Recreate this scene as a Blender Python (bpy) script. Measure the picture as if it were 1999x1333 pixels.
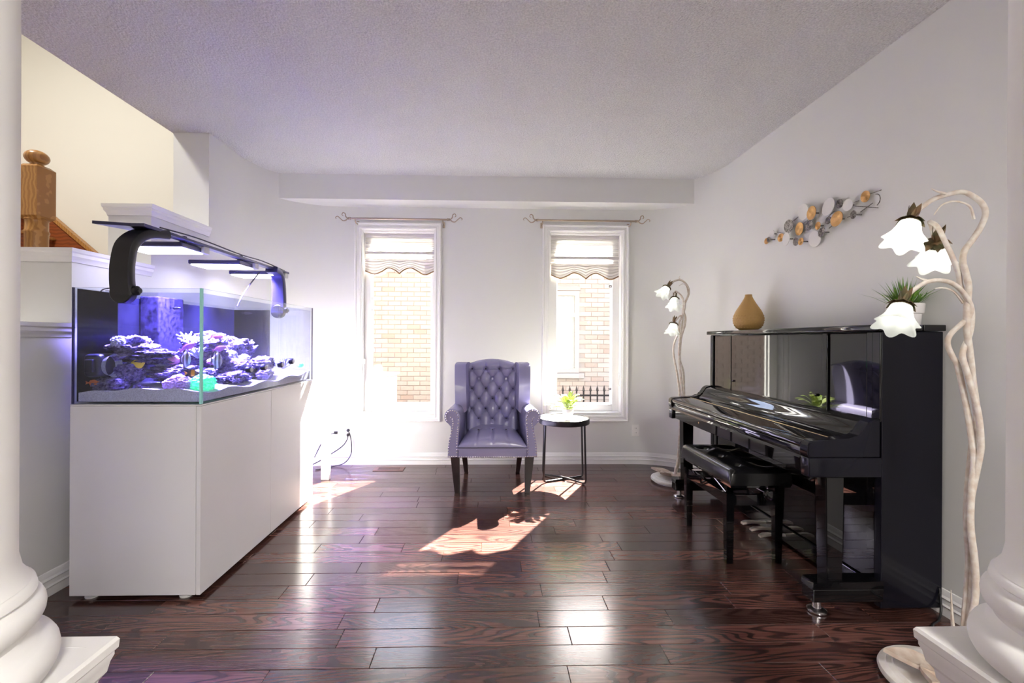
import bpy, bmesh, math, random
from mathutils import Vector, Matrix, noise

RND = random.Random(11)
S = bpy.context.scene
COL = S.collection
for o in list(bpy.data.objects):
    bpy.data.objects.remove(o)

# ------------------------------------------------------------------ camera
F, CX, CY, EYE = 870.0, 979.8, 664.0, 1.22
yaw, roll = math.radians(1.5), math.radians(0.28)
c, s = math.cos(yaw), math.sin(yaw)
r0, fw, u0 = Vector((c, -s, 0)), Vector((s, c, 0)), Vector((0, 0, 1))
cr, sr = math.cos(roll), math.sin(roll)
rt, up = r0 * cr + u0 * sr, u0 * cr - r0 * sr
cam = bpy.data.cameras.new('camera')
cam.sensor_width = 36.0
cam.lens = F / 1999 * 36
cam.shift_x = (999.5 - CX) / 1999
cam.shift_y = (CY - 666.5) / 1999
cam.clip_start = 0.02
co = bpy.data.objects.new('camera', cam)
COL.objects.link(co)
co.matrix_world = Matrix(((rt.x, up.x, -fw.x, 0), (rt.y, up.y, -fw.y, 0), (rt.z, up.z, -fw.z, EYE), (0, 0, 0, 1)))
S.camera = co

# ------------------------------------------------------------------ exposure, sky, sun, room lights
S.view_settings.view_transform = 'Standard'
S.view_settings.look = 'None'
S.view_settings.exposure = 1.78
S.view_settings.gamma = 1.0
S.view_settings.use_curve_mapping = False
S.cycles.max_bounces = 10
S.cycles.diffuse_bounces = 5
S.cycles.glossy_bounces = 5
S.cycles.transmission_bounces = 6
S.cycles.transparent_max_bounces = 20
S.cycles.sample_clamp_indirect = 6.0
S.cycles.blur_glossy = 0.5
S.cycles.caustics_reflective = False
S.cycles.caustics_refractive = False

W = bpy.data.worlds.new('sky')
S.world = W
W.use_nodes = True
nt = W.node_tree
bg = nt.nodes['Background']
sky = nt.nodes.new('ShaderNodeTexSky')
sky.sky_type = 'NISHITA'
sky.sun_disc = False
sky.sun_elevation = math.radians(40.8)
sky.sun_rotation = math.radians(30)
sky.dust_density = 2.5
sky.air_density = 0.8
nt.links.new(sky.outputs[0], bg.inputs[0])
bg.inputs[1].default_value = 0.47

def lamp_obj(name, kind, loc, energy, color, **kw):
    d = bpy.data.lights.new(name, kind)
    d.energy = energy
    d.color = color
    for k, v in kw.items():
        setattr(d, k, v)
    o = bpy.data.objects.new(name, d)
    COL.objects.link(o)
    o.location = loc
    return o

sun = lamp_obj('sun', 'SUN', (3, 9, 8), 40.0, (1.0, 0.93, 0.82), angle=math.radians(0.53))
sd = Vector((-1.045, -1.83, -1.826)).normalized()
sun.rotation_euler = sd.to_track_quat('-Z', 'Y').to_euler()

# unseen fill lights added in the hall behind the camera (their fixtures are built below)
FILL_LAMPS = [(0.85, -1.45, 2.66), (1.05, -2.4, 2.66)]
for p in FILL_LAMPS:
    lamp_obj('hall_fill_light', 'AREA', (p[0], p[1], 2.60), 29.0, (1.0, 0.96, 0.90), shape='DISK', size=0.44)
# unseen lamp added high up to light the stairwell
lamp_obj('stairwell_fill_light', 'AREA', (-3.6, 2.2, 4.55), 30.0, (1.0, 0.97, 0.91), shape='DISK', size=0.5)

# ------------------------------------------------------------------ materials
def mat(name, col, rough=0.5, metal=0.0, spec=0.5, coat=0.0, emit=None, estr=0.0, bump=None, var=None, sss=0.0):
    m = bpy.data.materials.new(name)
    m.use_nodes = True
    n = m.node_tree
    b = n.nodes['Principled BSDF']
    b.inputs['Base Color'].default_value = (*col, 1)
    b.inputs['Roughness'].default_value = rough
    b.inputs['Metallic'].default_value = metal
    b.inputs['Specular IOR Level'].default_value = spec
    b.inputs['Coat Weight'].default_value = coat
    b.inputs['Coat Roughness'].default_value = 0.05
    if emit:
        b.inputs['Emission Color'].default_value = (*emit, 1)
        b.inputs['Emission Strength'].default_value = estr
    tc = n.nodes.new('ShaderNodeNewGeometry')
    if var:
        col2, scale, detail = var
        nz = n.nodes.new('ShaderNodeTexNoise')
        nz.inputs['Scale'].default_value = scale
        nz.inputs['Detail'].default_value = detail
        n.links.new(tc.outputs['Position'], nz.inputs['Vector'])
        rp = n.nodes.new('ShaderNodeValToRGB')
        rp.color_ramp.elements[0].position = 0.35
        rp.color_ramp.elements[1].position = 0.65
        rp.color_ramp.elements[0].color = (*col, 1)
        rp.color_ramp.elements[1].color = (*col2, 1)
        n.links.new(nz.outputs['Fac'], rp.inputs['Fac'])
        n.links.new(rp.outputs['Color'], b.inputs['Base Color'])
    if bump:
        scale, strength, dist = bump
        nz = n.nodes.new('ShaderNodeTexNoise')
        nz.inputs['Scale'].default_value = scale
        nz.inputs['Detail'].default_value = 3
        n.links.new(tc.outputs['Position'], nz.inputs['Vector'])
        bp = n.nodes.new('ShaderNodeBump')
        bp.inputs['Strength'].default_value = strength
        bp.inputs['Distance'].default_value = dist
        n.links.new(nz.outputs['Fac'], bp.inputs['Height'])
        n.links.new(bp.outputs['Normal'], b.inputs['Normal'])
    return m

def glass_mat(name, tint, gloss_rough=0.0, k=1.0):
    """thin pane: straight-through transmission plus a Fresnel mirror term"""
    m = bpy.data.materials.new(name)
    m.use_nodes = True
    n = m.node_tree
    n.nodes.remove(n.nodes['Principled BSDF'])
    out = n.nodes['Material Output']
    tr = n.nodes.new('ShaderNodeBsdfTransparent')
    tr.inputs['Color'].default_value = (*tint, 1)
    gl = n.nodes.new('ShaderNodeBsdfGlossy')
    gl.inputs['Roughness'].default_value = gloss_rough
    # Schlick reflectance from the facing angle, the same from both sides of the pane
    geo = n.nodes.new('ShaderNodeNewGeometry')
    dot = n.nodes.new('ShaderNodeVectorMath'); dot.operation = 'DOT_PRODUCT'
    n.links.new(geo.outputs['Normal'], dot.inputs[0]); n.links.new(geo.outputs['Incoming'], dot.inputs[1])
    def math_(op, x, y):
        q = n.nodes.new('ShaderNodeMath'); q.operation = op
        for i_, v_ in ((0, x), (1, y)):
            if v_ is None: continue
            if isinstance(v_, (int, float)): q.inputs[i_].default_value = v_
            else: n.links.new(v_, q.inputs[i_])
        return q.outputs[0]
    ab = math_('ABSOLUTE', dot.outputs['Value'], None)
    pw = math_('POWER', math_('SUBTRACT', 1.0, ab), 5.0)
    fr = math_('ADD', math_('MULTIPLY', pw, 0.96 * k), 0.035 * k)
    mx = n.nodes.new('ShaderNodeMixShader')
    n.links.new(fr, mx.inputs[0])
    n.links.new(tr.outputs[0], mx.inputs[1])
    n.links.new(gl.outputs[0], mx.inputs[2])
    n.links.new(mx.outputs[0], out.inputs[0])
    return m

def cloth_mat(name, col, trans=0.5, stripes=None, thin=0.0, emit=None, estr=0.0):
    """translucent sheet (blinds, frosted lamp glass)"""
    m = bpy.data.materials.new(name)
    m.use_nodes = True
    n = m.node_tree
    n.nodes.remove(n.nodes['Principled BSDF'])
    out = n.nodes['Material Output']
    df = n.nodes.new('ShaderNodeBsdfDiffuse')
    tl = n.nodes.new('ShaderNodeBsdfTranslucent')
    df.inputs['Color'].default_value = (*col, 1)
    tl.inputs['Color'].default_value = (*col, 1)
    mx = n.nodes.new('ShaderNodeMixShader')
    mx.inputs[0].default_value = trans
    n.links.new(df.outputs[0], mx.inputs[1])
    n.links.new(tl.outputs[0], mx.inputs[2])
    last = mx.outputs[0]
    if thin:
        tr = n.nodes.new('ShaderNodeBsdfTransparent')
        m2 = n.nodes.new('ShaderNodeMixShader')
        m2.inputs[0].default_value = thin
        n.links.new(last, m2.inputs[1])
        n.links.new(tr.outputs[0], m2.inputs[2])
        last = m2.outputs[0]
    if emit:
        em = n.nodes.new('ShaderNodeEmission')
        em.inputs['Color'].default_value = (*emit, 1)
        em.inputs['Strength'].default_value = estr
        ad = n.nodes.new('ShaderNodeAddShader')
        n.links.new(last, ad.inputs[0])
        n.links.new(em.outputs[0], ad.inputs[1])
        last = ad.outputs[0]
    n.links.new(last, out.inputs[0])
    return m

def plank_mat():
    m = bpy.data.materials.new('stained_oak_plank')
    m.use_nodes = True
    n = m.node_tree
    b = n.nodes['Principled BSDF']
    L = n.links.new
    geo = n.nodes.new('ShaderNodeNewGeometry')
    oi = n.nodes.new('ShaderNodeObjectInfo')
    # every board gets its own cut of the grain
    off = n.nodes.new('ShaderNodeCombineXYZ')
    mul = n.nodes.new('ShaderNodeMath'); mul.operation = 'MULTIPLY'; mul.inputs[1].default_value = 37.0
    L(oi.outputs['Random'], mul.inputs[0])
    L(mul.outputs[0], off.inputs[0]); L(mul.outputs[0], off.inputs[2])
    add = n.nodes.new('ShaderNodeVectorMath'); add.operation = 'ADD'
    L(geo.outputs['Position'], add.inputs[0]); L(off.outputs[0], add.inputs[1])
    # flat-sawn figure: contour lines of a stretched noise, nested arches along the board
    mp = n.nodes.new('ShaderNodeMapping')
    mp.inputs['Scale'].default_value = (1.6, 11.0, 1.0)
    L(add.outputs[0], mp.inputs['Vector'])
    fig = n.nodes.new('ShaderNodeTexNoise')
    fig.inputs['Scale'].default_value = 0.8; fig.inputs['Detail'].default_value = 1.2; fig.inputs['Roughness'].default_value = 0.35
    L(mp.outputs[0], fig.inputs['Vector'])
    ring = n.nodes.new('ShaderNodeMath'); ring.operation = 'MULTIPLY'; ring.inputs[1].default_value = 120.0
    L(fig.outputs['Fac'], ring.inputs[0])
    sn = n.nodes.new('ShaderNodeMath'); sn.operation = 'SINE'
    L(ring.outputs[0], sn.inputs[0])
    wv = n.nodes.new('ShaderNodeMath'); wv.operation = 'MULTIPLY_ADD'; wv.inputs[1].default_value = 0.5; wv.inputs[2].default_value = 0.5
    L(sn.outputs[0], wv.inputs[0])
    mp2 = n.nodes.new('ShaderNodeMapping')
    mp2.inputs['Scale'].default_value = (5.0, 160.0, 1.0)
    L(add.outputs[0], mp2.inputs['Vector'])
    fine = n.nodes.new('ShaderNodeTexNoise')
    fine.inputs['Scale'].default_value = 1.0; fine.inputs['Detail'].default_value = 4
    L(mp2.outputs[0], fine.inputs['Vector'])
    rp = n.nodes.new('ShaderNodeValToRGB')
    rp.color_ramp.elements[0].position = 0.05; rp.color_ramp.elements[0].color = (0.042, 0.018, 0.016, 1)
    rp.color_ramp.elements[1].position = 0.55; rp.color_ramp.elements[1].color = (0.110, 0.048, 0.038, 1)
    L(wv.outputs[0], rp.inputs['Fac'])
    rp2 = n.nodes.new('ShaderNodeValToRGB')
    rp2.color_ramp.elements[0].position = 0.38; rp2.color_ramp.elements[0].color = (0.68, 0.66, 0.66, 1)
    rp2.color_ramp.elements[1].position = 0.62; rp2.color_ramp.elements[1].color = (1.1, 1.08, 1.08, 1)
    L(fine.outputs['Fac'], rp2.inputs['Fac'])
    mx = n.nodes.new('ShaderNodeMix'); mx.data_type = 'RGBA'; mx.blend_type = 'MULTIPLY'; mx.inputs[0].default_value = 1.0
    L(rp.outputs[0], mx.inputs[6]); L(rp2.outputs[0], mx.inputs[7])
    tone = n.nodes.new('ShaderNodeMapRange')
    tone.inputs['To Min'].default_value = 0.6; tone.inputs['To Max'].default_value = 1.5
    L(oi.outputs['Random'], tone.inputs['Value'])
    mx2 = n.nodes.new('ShaderNodeVectorMath'); mx2.operation = 'SCALE'
    L(mx.outputs[2], mx2.inputs[0]); L(tone.outputs[0], mx2.inputs['Scale'])
    L(mx2.outputs[0], b.inputs['Base Color'])
    b.inputs['Roughness'].default_value = 0.19
    b.inputs['Specular IOR Level'].default_value = 0.85
    bp = n.nodes.new('ShaderNodeBump'); bp.inputs['Strength'].default_value = 0.06; bp.inputs['Distance'].default_value = 0.0015
    wob = n.nodes.new('ShaderNodeTexNoise'); wob.inputs['Scale'].default_value = 14; wob.inputs['Detail'].default_value = 2
    L(add.outputs[0], wob.inputs['Vector'])
    ad = n.nodes.new('ShaderNodeMath'); ad.operation = 'ADD'
    L(wob.outputs['Fac'], ad.inputs[0]); L(fine.outputs['Fac'], ad.inputs[1])
    L(ad.outputs[0], bp.inputs['Height']); L(bp.outputs[0], b.inputs['Normal'])
    return m

def random_mat(name, stops, rough=0.7, bump=None):
    """colour picked per object from a ramp (bricks, leaves)"""
    m = mat(name, stops[0], rough, bump=bump)
    n = m.node_tree
    oi = n.nodes.new('ShaderNodeObjectInfo')
    rp = n.nodes.new('ShaderNodeValToRGB')
    e = rp.color_ramp.elements
    while len(e) < len(stops):
        e.new(0.5)
    for i, st in enumerate(stops):
        e[i].position = i / (len(stops) - 1)
        e[i].color = (*st, 1)
    n.links.new(oi.outputs['Random'], rp.inputs['Fac'])
    n.links.new(rp.outputs[0], n.nodes['Principled BSDF'].inputs['Base Color'])
    return m

def stripe_mat(name, c1, c2, scale, direction='X', dist=1.5, rough=0.4):
    m = mat(name, c1, rough)
    n = m.node_tree
    tc = n.nodes.new('ShaderNodeTexCoord')
    wv = n.nodes.new('ShaderNodeTexWave')
    wv.bands_direction = direction
    wv.inputs['Scale'].default_value = scale
    wv.inputs['Distortion'].default_value = dist
    n.links.new(tc.outputs['Object'], wv.inputs['Vector'])
    rp = n.nodes.new('ShaderNodeValToRGB')
    rp.color_ramp.elements[0].position = 0.35; rp.color_ramp.elements[0].color = (*c1, 1)
    rp.color_ramp.elements[1].position = 0.6; rp.color_ramp.elements[1].color = (*c2, 1)
    n.links.new(wv.outputs['Fac'], rp.inputs['Fac'])
    n.links.new(rp.outputs[0], n.nodes['Principled BSDF'].inputs['Base Color'])
    return m

M = {}
M['wall'] = mat('wall_paint', (0.735, 0.735, 0.725), 0.7, spec=0.25, bump=(220, 0.04, 0.001))
M['cream'] = mat('warm_lit_wall_paint', (0.74, 0.72, 0.66), 0.7, spec=0.25)  # same wall paint, warm stairwell light put into its colour
M['ceiling'] = mat('stippled_ceiling', (0.90, 0.90, 0.905), 0.85, spec=0.2, bump=(85, 1.0, 0.025), var=((0.74, 0.74, 0.755), 110, 3))  # colour speckle stands in for the shading of the stipple
M['trim'] = mat('white_trim_paint', (0.86, 0.855, 0.85), 0.35, spec=0.45)
M['column'] = mat('column_paint', (0.85, 0.84, 0.82), 0.55, spec=0.3)
M['plank'] = plank_mat()
M['underfloor'] = mat('floor_gap', (0.01, 0.006, 0.005), 0.8)
M['oak'] = stripe_mat('golden_oak', (0.44, 0.22, 0.065), (0.33, 0.15, 0.04), 14, 'X', 6, 0.3)
M['oak_red'] = stripe_mat('red_oak_riser', (0.26, 0.07, 0.02), (0.19, 0.05, 0.015), 10, 'Z', 5, 0.35)
M['glass'] = glass_mat('window_glass', (0.97, 0.98, 0.98))
M['tank_glass'] = glass_mat('aquarium_glass', (0.93, 0.95, 0.985))
M['glass_edge'] = mat('polished_glass_edge', (0.35, 0.75, 0.68), 0.1, emit=None)
M['water'] = glass_mat('aquarium_water', (0.88, 0.89, 1.0), k=0.5)
M['cabinet'] = mat('white_lacquer', (0.75, 0.745, 0.76), 0.28)
M['black_plastic'] = mat('black_plastic', (0.012, 0.012, 0.016), 0.4)
M['film'] = mat('dark_backing_film', (0.004, 0.004, 0.006), 0.8, spec=0.1, var=((0.008, 0.008, 0.010), 30, 4))
M['block_film'] = glass_mat('light_block_film', (0.07, 0.07, 0.10), k=0.3)  # added over clear glass to block LED light toward the wall
M['overflow'] = mat('algae_flecked_black_acrylic', (0.003, 0.003, 0.005), 0.6, spec=0.15, var=((0.030, 0.026, 0.05), 45, 6))
M['led'] = mat('led_diffuser', (0.9, 0.9, 1), 0.4, emit=(0.80, 0.78, 1.0), estr=4.0)
M['alu'] = mat('dark_anodised_aluminium', (0.06, 0.06, 0.12), 0.35, metal=0.6)
M['clip'] = mat('grey_clip', (0.5, 0.5, 0.52), 0.4)
M['sand'] = mat('aragonite_sand', (0.80, 0.78, 0.80), 0.9, spec=0.1, var=((0.55, 0.53, 0.58), 260, 2), bump=(300, 0.6, 0.004))
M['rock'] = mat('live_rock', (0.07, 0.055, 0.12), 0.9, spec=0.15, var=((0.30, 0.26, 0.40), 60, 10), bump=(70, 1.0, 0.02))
M['rock_dark'] = mat('shaded_live_rock', (0.035, 0.028, 0.06), 0.9, spec=0.15, var=((0.22, 0.19, 0.30), 60, 10), bump=(80, 1.0, 0.02))  # darker copy of the live rock, shade put into its colour
M['coral_purple'] = mat('purple_coral', (0.30, 0.16, 0.36), 0.8, var=((0.58, 0.42, 0.62), 140, 3))
M['coral_green'] = mat('green_coral', (0.02, 0.55, 0.22), 0.6, var=((0.35, 0.95, 0.55), 90, 4), emit=(0.03, 0.75, 0.30), estr=0.35)  # small emission added so the green glows by itself
M['coral_pink'] = mat('pink_coral', (0.72, 0.25, 0.34), 0.7, var=((0.85, 0.45, 0.55), 120, 3))
M['coral_pale'] = mat('pale_coral', (0.62, 0.64, 0.68), 0.8, var=((0.40, 0.42, 0.50), 110, 3))
M['fish_yellow'] = mat('yellow_fish', (0.75, 0.58, 0.02), 0.35)
M['fish_orange'] = mat('orange_fish', (0.75, 0.20, 0.05), 0.35)
M['fish_pink'] = mat('pink_fish', (0.80, 0.22, 0.42), 0.35)
M['fish_purple'] = mat('purple_fish', (0.42, 0.14, 0.45), 0.35, var=((0.65, 0.22, 0.35), 30, 2))
M['fish_dark'] = mat('dark_fish', (0.02, 0.02, 0.05), 0.35)
M['fish_clown'] = stripe_mat('orange_barred_fish', (0.80, 0.36, 0.02), (0.10, 0.05, 0.03), 10, 'X', 0.5)
M['fish_stripe'] = stripe_mat('striped_fish', (0.80, 0.76, 0.78), (0.12, 0.08, 0.10), 18, 'X', 0.6)
M['leather'] = mat('grey_leather_violet_cast', (0.29, 0.275, 0.46), 0.25, spec=0.6, bump=(160, 0.06, 0.002))  # grey leather, violet cast of the tank LEDs put into its colour
M['piping'] = mat('dark_piping', (0.05, 0.045, 0.09), 0.4)
M['nail'] = mat('pewter_nailhead', (0.78, 0.74, 0.76), 0.22, metal=1.0)
M['espresso'] = mat('espresso_wood', (0.018, 0.010, 0.010), 0.3)
M['piano'] = mat('polished_black_lacquer', (0.004, 0.004, 0.005), 0.03, spec=0.6)
M['piano_satin'] = mat('black_lacquer_side', (0.007, 0.007, 0.012), 0.14, spec=0.25)
M['brass'] = mat('brass', (0.80, 0.58, 0.30), 0.25, metal=1.0)
M['pedal'] = mat('worn_pedal_metal', (0.74, 0.66, 0.60), 0.3, metal=0.9)
M['black_leather'] = mat('black_bench_leather', (0.006, 0.006, 0.007), 0.19, spec=0.45)
M['black_steel'] = mat('black_powder_coat', (0.010, 0.010, 0.012), 0.35)
M['marble'] = mat('white_table_top', (0.82, 0.81, 0.79), 0.2, var=((0.72, 0.71, 0.70), 9, 4))
M['pot'] = mat('white_ceramic', (0.82, 0.80, 0.80), 0.25)
M['fern'] = random_mat('pale_fern', [(0.26, 0.36, 0.06), (0.34, 0.40, 0.12), (0.18, 0.28, 0.045)], 0.5)
M['grass'] = mat('artificial_grass', (0.05, 0.17, 0.02), 0.45, var=((0.20, 0.38, 0.04), 60, 2))
M['soil'] = mat('dark_potting_soil', (0.03, 0.022, 0.015), 0.9)
M['lamp_cream'] = mat('distressed_cream_iron', (0.72, 0.68, 0.62), 0.55, var=((0.58, 0.48, 0.40), 40, 5))
M['lamp_white'] = mat('distressed_white_base', (0.80, 0.78, 0.75), 0.5, var=((0.68, 0.64, 0.58), 18, 4))
M['bronze_leaf'] = mat('bronzed_leaf', (0.20, 0.11, 0.055), 0.45, metal=0.4, var=((0.10, 0.10, 0.045), 30, 3))
M['petal_leaf'] = mat('cream_leaf', (0.62, 0.54, 0.46), 0.6, var=((0.50, 0.38, 0.30), 30, 3))
M['shade'] = cloth_mat('frosted_tulip_glass', (0.86, 0.89, 0.86), 0.55, emit=(1.0, 0.98, 0.94), estr=0.03)
M['bulb'] = mat('lit_bulb', (1, 1, 1), 0.5, emit=(1.0, 0.97, 0.9), estr=3.0)
M['gold'] = mat('gold_disc', (0.70, 0.42, 0.17), 0.38, metal=0.7, bump=(120, 0.4, 0.003))
M['silver'] = mat('hammered_silver_disc', (0.45, 0.42, 0.40), 0.4, metal=0.6, var=((0.12, 0.11, 0.10), 110, 3), bump=(140, 0.6, 0.004))
M['silver_dark'] = mat('dark_hammered_disc', (0.28, 0.26, 0.24), 0.4, metal=0.6, var=((0.08, 0.075, 0.07), 110, 3), bump=(140, 0.6, 0.004))
M['disc_white'] = mat('white_enamel_disc', (0.76, 0.75, 0.74), 0.4)
M['vase'] = mat('mustard_ceramic', (0.42, 0.25, 0.075), 0.55)
M['blind'] = cloth_mat('blind_sheer', (0.90, 0.89, 0.86), 0.55, thin=0.30)
M['blind_band'] = cloth_mat('blind_band', (0.60, 0.57, 0.57), 0.0)
M['valance'] = cloth_mat('blind_valance', (0.74, 0.70, 0.66), 0.02)
M['bronze_trim'] = mat('bronze_braid', (0.28, 0.15, 0.05), 0.5)
M['rod'] = mat('champagne_metal', (0.40, 0.32, 0.25), 0.35, metal=0.8)
M['plate'] = mat('white_outlet_plate', (0.84, 0.83, 0.82), 0.35)
M['slot'] = mat('dark_slot', (0.02, 0.02, 0.02), 0.6)
M['cord'] = mat('black_cord', (0.012, 0.012, 0.014), 0.45)
M['vent'] = mat('brown_wood_register', (0.16, 0.085, 0.06), 0.4)
M['brick'] = random_mat('buff_brick', [(0.48, 0.42, 0.36), (0.54, 0.48, 0.42), (0.50, 0.45, 0.40), (0.44, 0.36, 0.30), (0.55, 0.50, 0.45)], 0.9, bump=(60, 0.3, 0.004))
M['mortar'] = mat('mortar', (0.40, 0.38, 0.35), 0.95)
M['brown_brick'] = mat('brown_brick_veneer', (0.14, 0.105, 0.09), 0.9, var=((0.18, 0.14, 0.12), 6, 3))
M['lawn'] = mat('pale_gravel_yard', (0.50, 0.48, 0.42), 0.95, var=((0.38, 0.40, 0.28), 3, 4))
M['iron'] = mat('black_iron', (0.02, 0.02, 0.022), 0.45)
M['roof'] = mat('shingle_roof', (0.12, 0.10, 0.09), 0.9)
M['curtain'] = cloth_mat('sheer_curtain', (0.40, 0.41, 0.41), 0.25)
M['grey_trim'] = mat('greyed_white_frame', (0.46, 0.45, 0.43), 0.5)  # white frame greyed evenly so it does not clip
M['white_metal'] = mat('white_box', (0.86, 0.85, 0.83), 0.5)

# ------------------------------------------------------------------ mesh helpers
ORG = {}

def tag(o, label=None, cat=None, group=None, kind=None):
    if label: o['label'] = label
    if cat: o['category'] = cat
    if group: o['group'] = group
    if kind: o['kind'] = kind
    return o

def thing(name, label, cat, loc, group=None):
    o = bpy.data.objects.new(name, None)
    COL.objects.link(o)
    o.empty_display_size = 0.05
    o.location = loc
    ORG[o.name] = Vector(loc)
    return tag(o, label, cat, group)

def obj(name, bm, m, parent=None, loc=None, smooth=None, kind=None, label=None):
    """bm holds world coordinates; the object sits at its thing's origin (or at loc)"""
    org = ORG[parent.name] if parent else Vector(loc or (0, 0, 0))
    if org.length > 0:
        bmesh.ops.translate(bm, verts=bm.verts, vec=-org)
    bmesh.ops.recalc_face_normals(bm, faces=bm.faces)
    me = bpy.data.meshes.new(name)
    bm.to_mesh(me)
    bm.free()
    for mm in (m if isinstance(m, (list, tuple)) else [m]):
        me.materials.append(mm)
    if smooth:
        me.polygons.foreach_set('use_smooth', [True] * len(me.polygons))
        me.set_sharp_from_angle(angle=math.radians(smooth))
    o = bpy.data.objects.new(name, me)
    COL.objects.link(o)
    if parent:
        o.parent = parent
    else:
        o.location = org
    ORG[o.name] = org
    if kind: o['kind'] = kind
    if label: o['label'] = label
    return o

def struct(name, bm, m, parent=None, smooth=None):
    return obj(name, bm, m, parent, smooth=smooth, kind='structure')

def B():
    return bmesh.new()

def box(bm, x0, x1, y0, y1, z0, z1, b=0.0, seg=2, mi=0):
    vs = [bm.verts.new((x, y, z)) for x in (x0, x1) for y in (y0, y1) for z in (z0, z1)]
    q = [(0, 1, 3, 2), (4, 6, 7, 5), (0, 4, 5, 1), (2, 3, 7, 6), (0, 2, 6, 4), (1, 5, 7, 3)]
    fs = [bm.faces.new([vs[i] for i in f]) for f in q]
    for f in fs: f.material_index = mi
    if b > 0:
        es = {e for f in fs for e in f.edges}
        bmesh.ops.bevel(bm, geom=list(es), offset=b, segments=seg, affect='EDGES', profile=0.5, clamp_overlap=True)
    return bm

def frustum(bm, c0, s0, c1, s1, b=0.0):
    """square tapering bar from centre c0 (side s0) to centre c1 (side s1)"""
    def ring(cc, ss):
        ss = ss if isinstance(ss, tuple) else (ss, ss)
        return [bm.verts.new((cc[0] + i * ss[0] / 2, cc[1] + j * ss[1] / 2, cc[2])) for i, j in ((-1, -1), (1, -1), (1, 1), (-1, 1))]
    a, d = ring(c0, s0), ring(c1, s1)
    fs = [bm.faces.new(a[::-1]), bm.faces.new(d)]
    for i in range(4):
        fs.append(bm.faces.new((a[i], a[(i + 1) % 4], d[(i + 1) % 4], d[i])))
    if b:
        bmesh.ops.bevel(bm, geom=list({e for f in fs for e in f.edges}), offset=b, segments=2, affect='EDGES')
    return bm

def spline(pts, n=6, closed=False):
    P = [Vector(p) for p in pts]
    out = []
    m = len(P)
    rng = range(m if closed else m - 1)
    for i in rng:
        if closed:
            p0, p1, p2, p3 = P[(i - 1) % m], P[i], P[(i + 1) % m], P[(i + 2) % m]
        else:
            p0, p1, p2, p3 = P[max(i - 1, 0)], P[i], P[i + 1], P[min(i + 2, m - 1)]
        for k in range(n):
            t = k / n
            out.append(0.5 * ((2 * p1) + (p2 - p0) * t + (2 * p0 - 5 * p1 + 4 * p2 - p3) * t * t + (3 * p1 - p0 - 3 * p2 + p3) * t ** 3))
    if not closed:
        out.append(P[-1].copy())
    return out

def tube(bm, pts, r, seg=10, squash=1.0, caps=True):
    P = [Vector(p) for p in pts]
    n = len(P)
    rs = list(r) if isinstance(r, (list, tuple)) else [r] * n
    if len(rs) != n:
        rs = [rs[0] + (rs[-1] - rs[0]) * i / (n - 1) for i in range(n)]
    t = (P[1] - P[0]).normalized()
    a = t.orthogonal().normalized()
    rings = []
    for i in range(n):
        if i == 0: d = P[1] - P[0]
        elif i == n - 1: d = P[-1] - P[-2]
        else: d = P[i + 1] - P[i - 1]
        d = d.normalized() if d.length > 1e-9 else t
        a = a - d * a.dot(d)
        a = a.normalized() if a.length > 1e-6 else d.orthogonal().normalized()
        b2 = d.cross(a)
        rings.append([bm.verts.new(P[i] + (a * math.cos(2 * math.pi * k / seg) + b2 * math.sin(2 * math.pi * k / seg) * squash) * rs[i]) for k in range(seg)])
        t = d
    for i in range(n - 1):
        for k in range(seg):
            bm.faces.new((rings[i][k], rings[i][(k + 1) % seg], rings[i + 1][(k + 1) % seg], rings[i + 1][k]))
    if caps:
        bm.faces.new(rings[0][::-1])
        bm.faces.new(rings[-1])
    return bm

def lathe(bm, prof, mtx=None, seg=32, closed_ends=True):
    """profile [(radius, height)] turned about Z, then placed by mtx"""
    mtx = mtx or Matrix.Identity(4)
    rings = []
    for r, z in prof:
        if r < 1e-6:
            rings.append([bm.verts.new(mtx @ Vector((0, 0, z)))])
        else:
            rings.append([bm.verts.new(mtx @ Vector((r * math.cos(2 * math.pi * k / seg), r * math.sin(2 * math.pi * k / seg), z))) for k in range(seg)])
    for a, b in zip(rings, rings[1:]):
        if len(a) == 1 and len(b) == 1: continue
        for k in range(seg):
            if len(a) == 1: bm.faces.new((a[0], b[(k + 1) % seg], b[k]))
            elif len(b) == 1: bm.faces.new((a[k], a[(k + 1) % seg], b[0]))
            else: bm.faces.new((a[k], a[(k + 1) % seg], b[(k + 1) % seg], b[k]))
    if closed_ends:
        if len(rings[0]) > 1: bm.faces.new(rings[0][::-1])
        if len(rings[-1]) > 1: bm.faces.new(rings[-1])
    return bm

def T(x, y, z): return Matrix.Translation((x, y, z))

def aim(loc, direction):
    """matrix whose +Z points along direction"""
    return T(*loc) @ Vector(direction).to_track_quat('Z', 'Y').to_matrix().to_4x4()

def prism(bm, poly, axis, a0, a1, b=0.0, seg=2, scale1=None, ctr=(0, 0)):
    """2D polygon extruded along an axis ('x': poly=(y,z), 'y': poly=(x,z), 'z': poly=(x,y))"""
    def put(p, a): return {'x': (a, p[0], p[1]), 'y': (p[0], a, p[1]), 'z': (p[0], p[1], a)}[axis]
    A = [bm.verts.new(put(p, a0)) for p in poly]
    q = poly if scale1 is None else [(ctr[0] + (p[0] - ctr[0]) * scale1, p[1]) for p in poly]
    D = [bm.verts.new(put(p, a1)) for p in q]
    n = len(poly)
    fa, fd = bm.faces.new(A), bm.faces.new(D[::-1])
    for i in range(n):
        bm.faces.new((A[i], A[(i + 1) % n], D[(i + 1) % n], D[i]))
    if b:
        bmesh.ops.bevel(bm, geom=list(fa.edges) + list(fd.edges), offset=b, segments=seg, affect='EDGES', clamp_overlap=True)
    return bm

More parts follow.
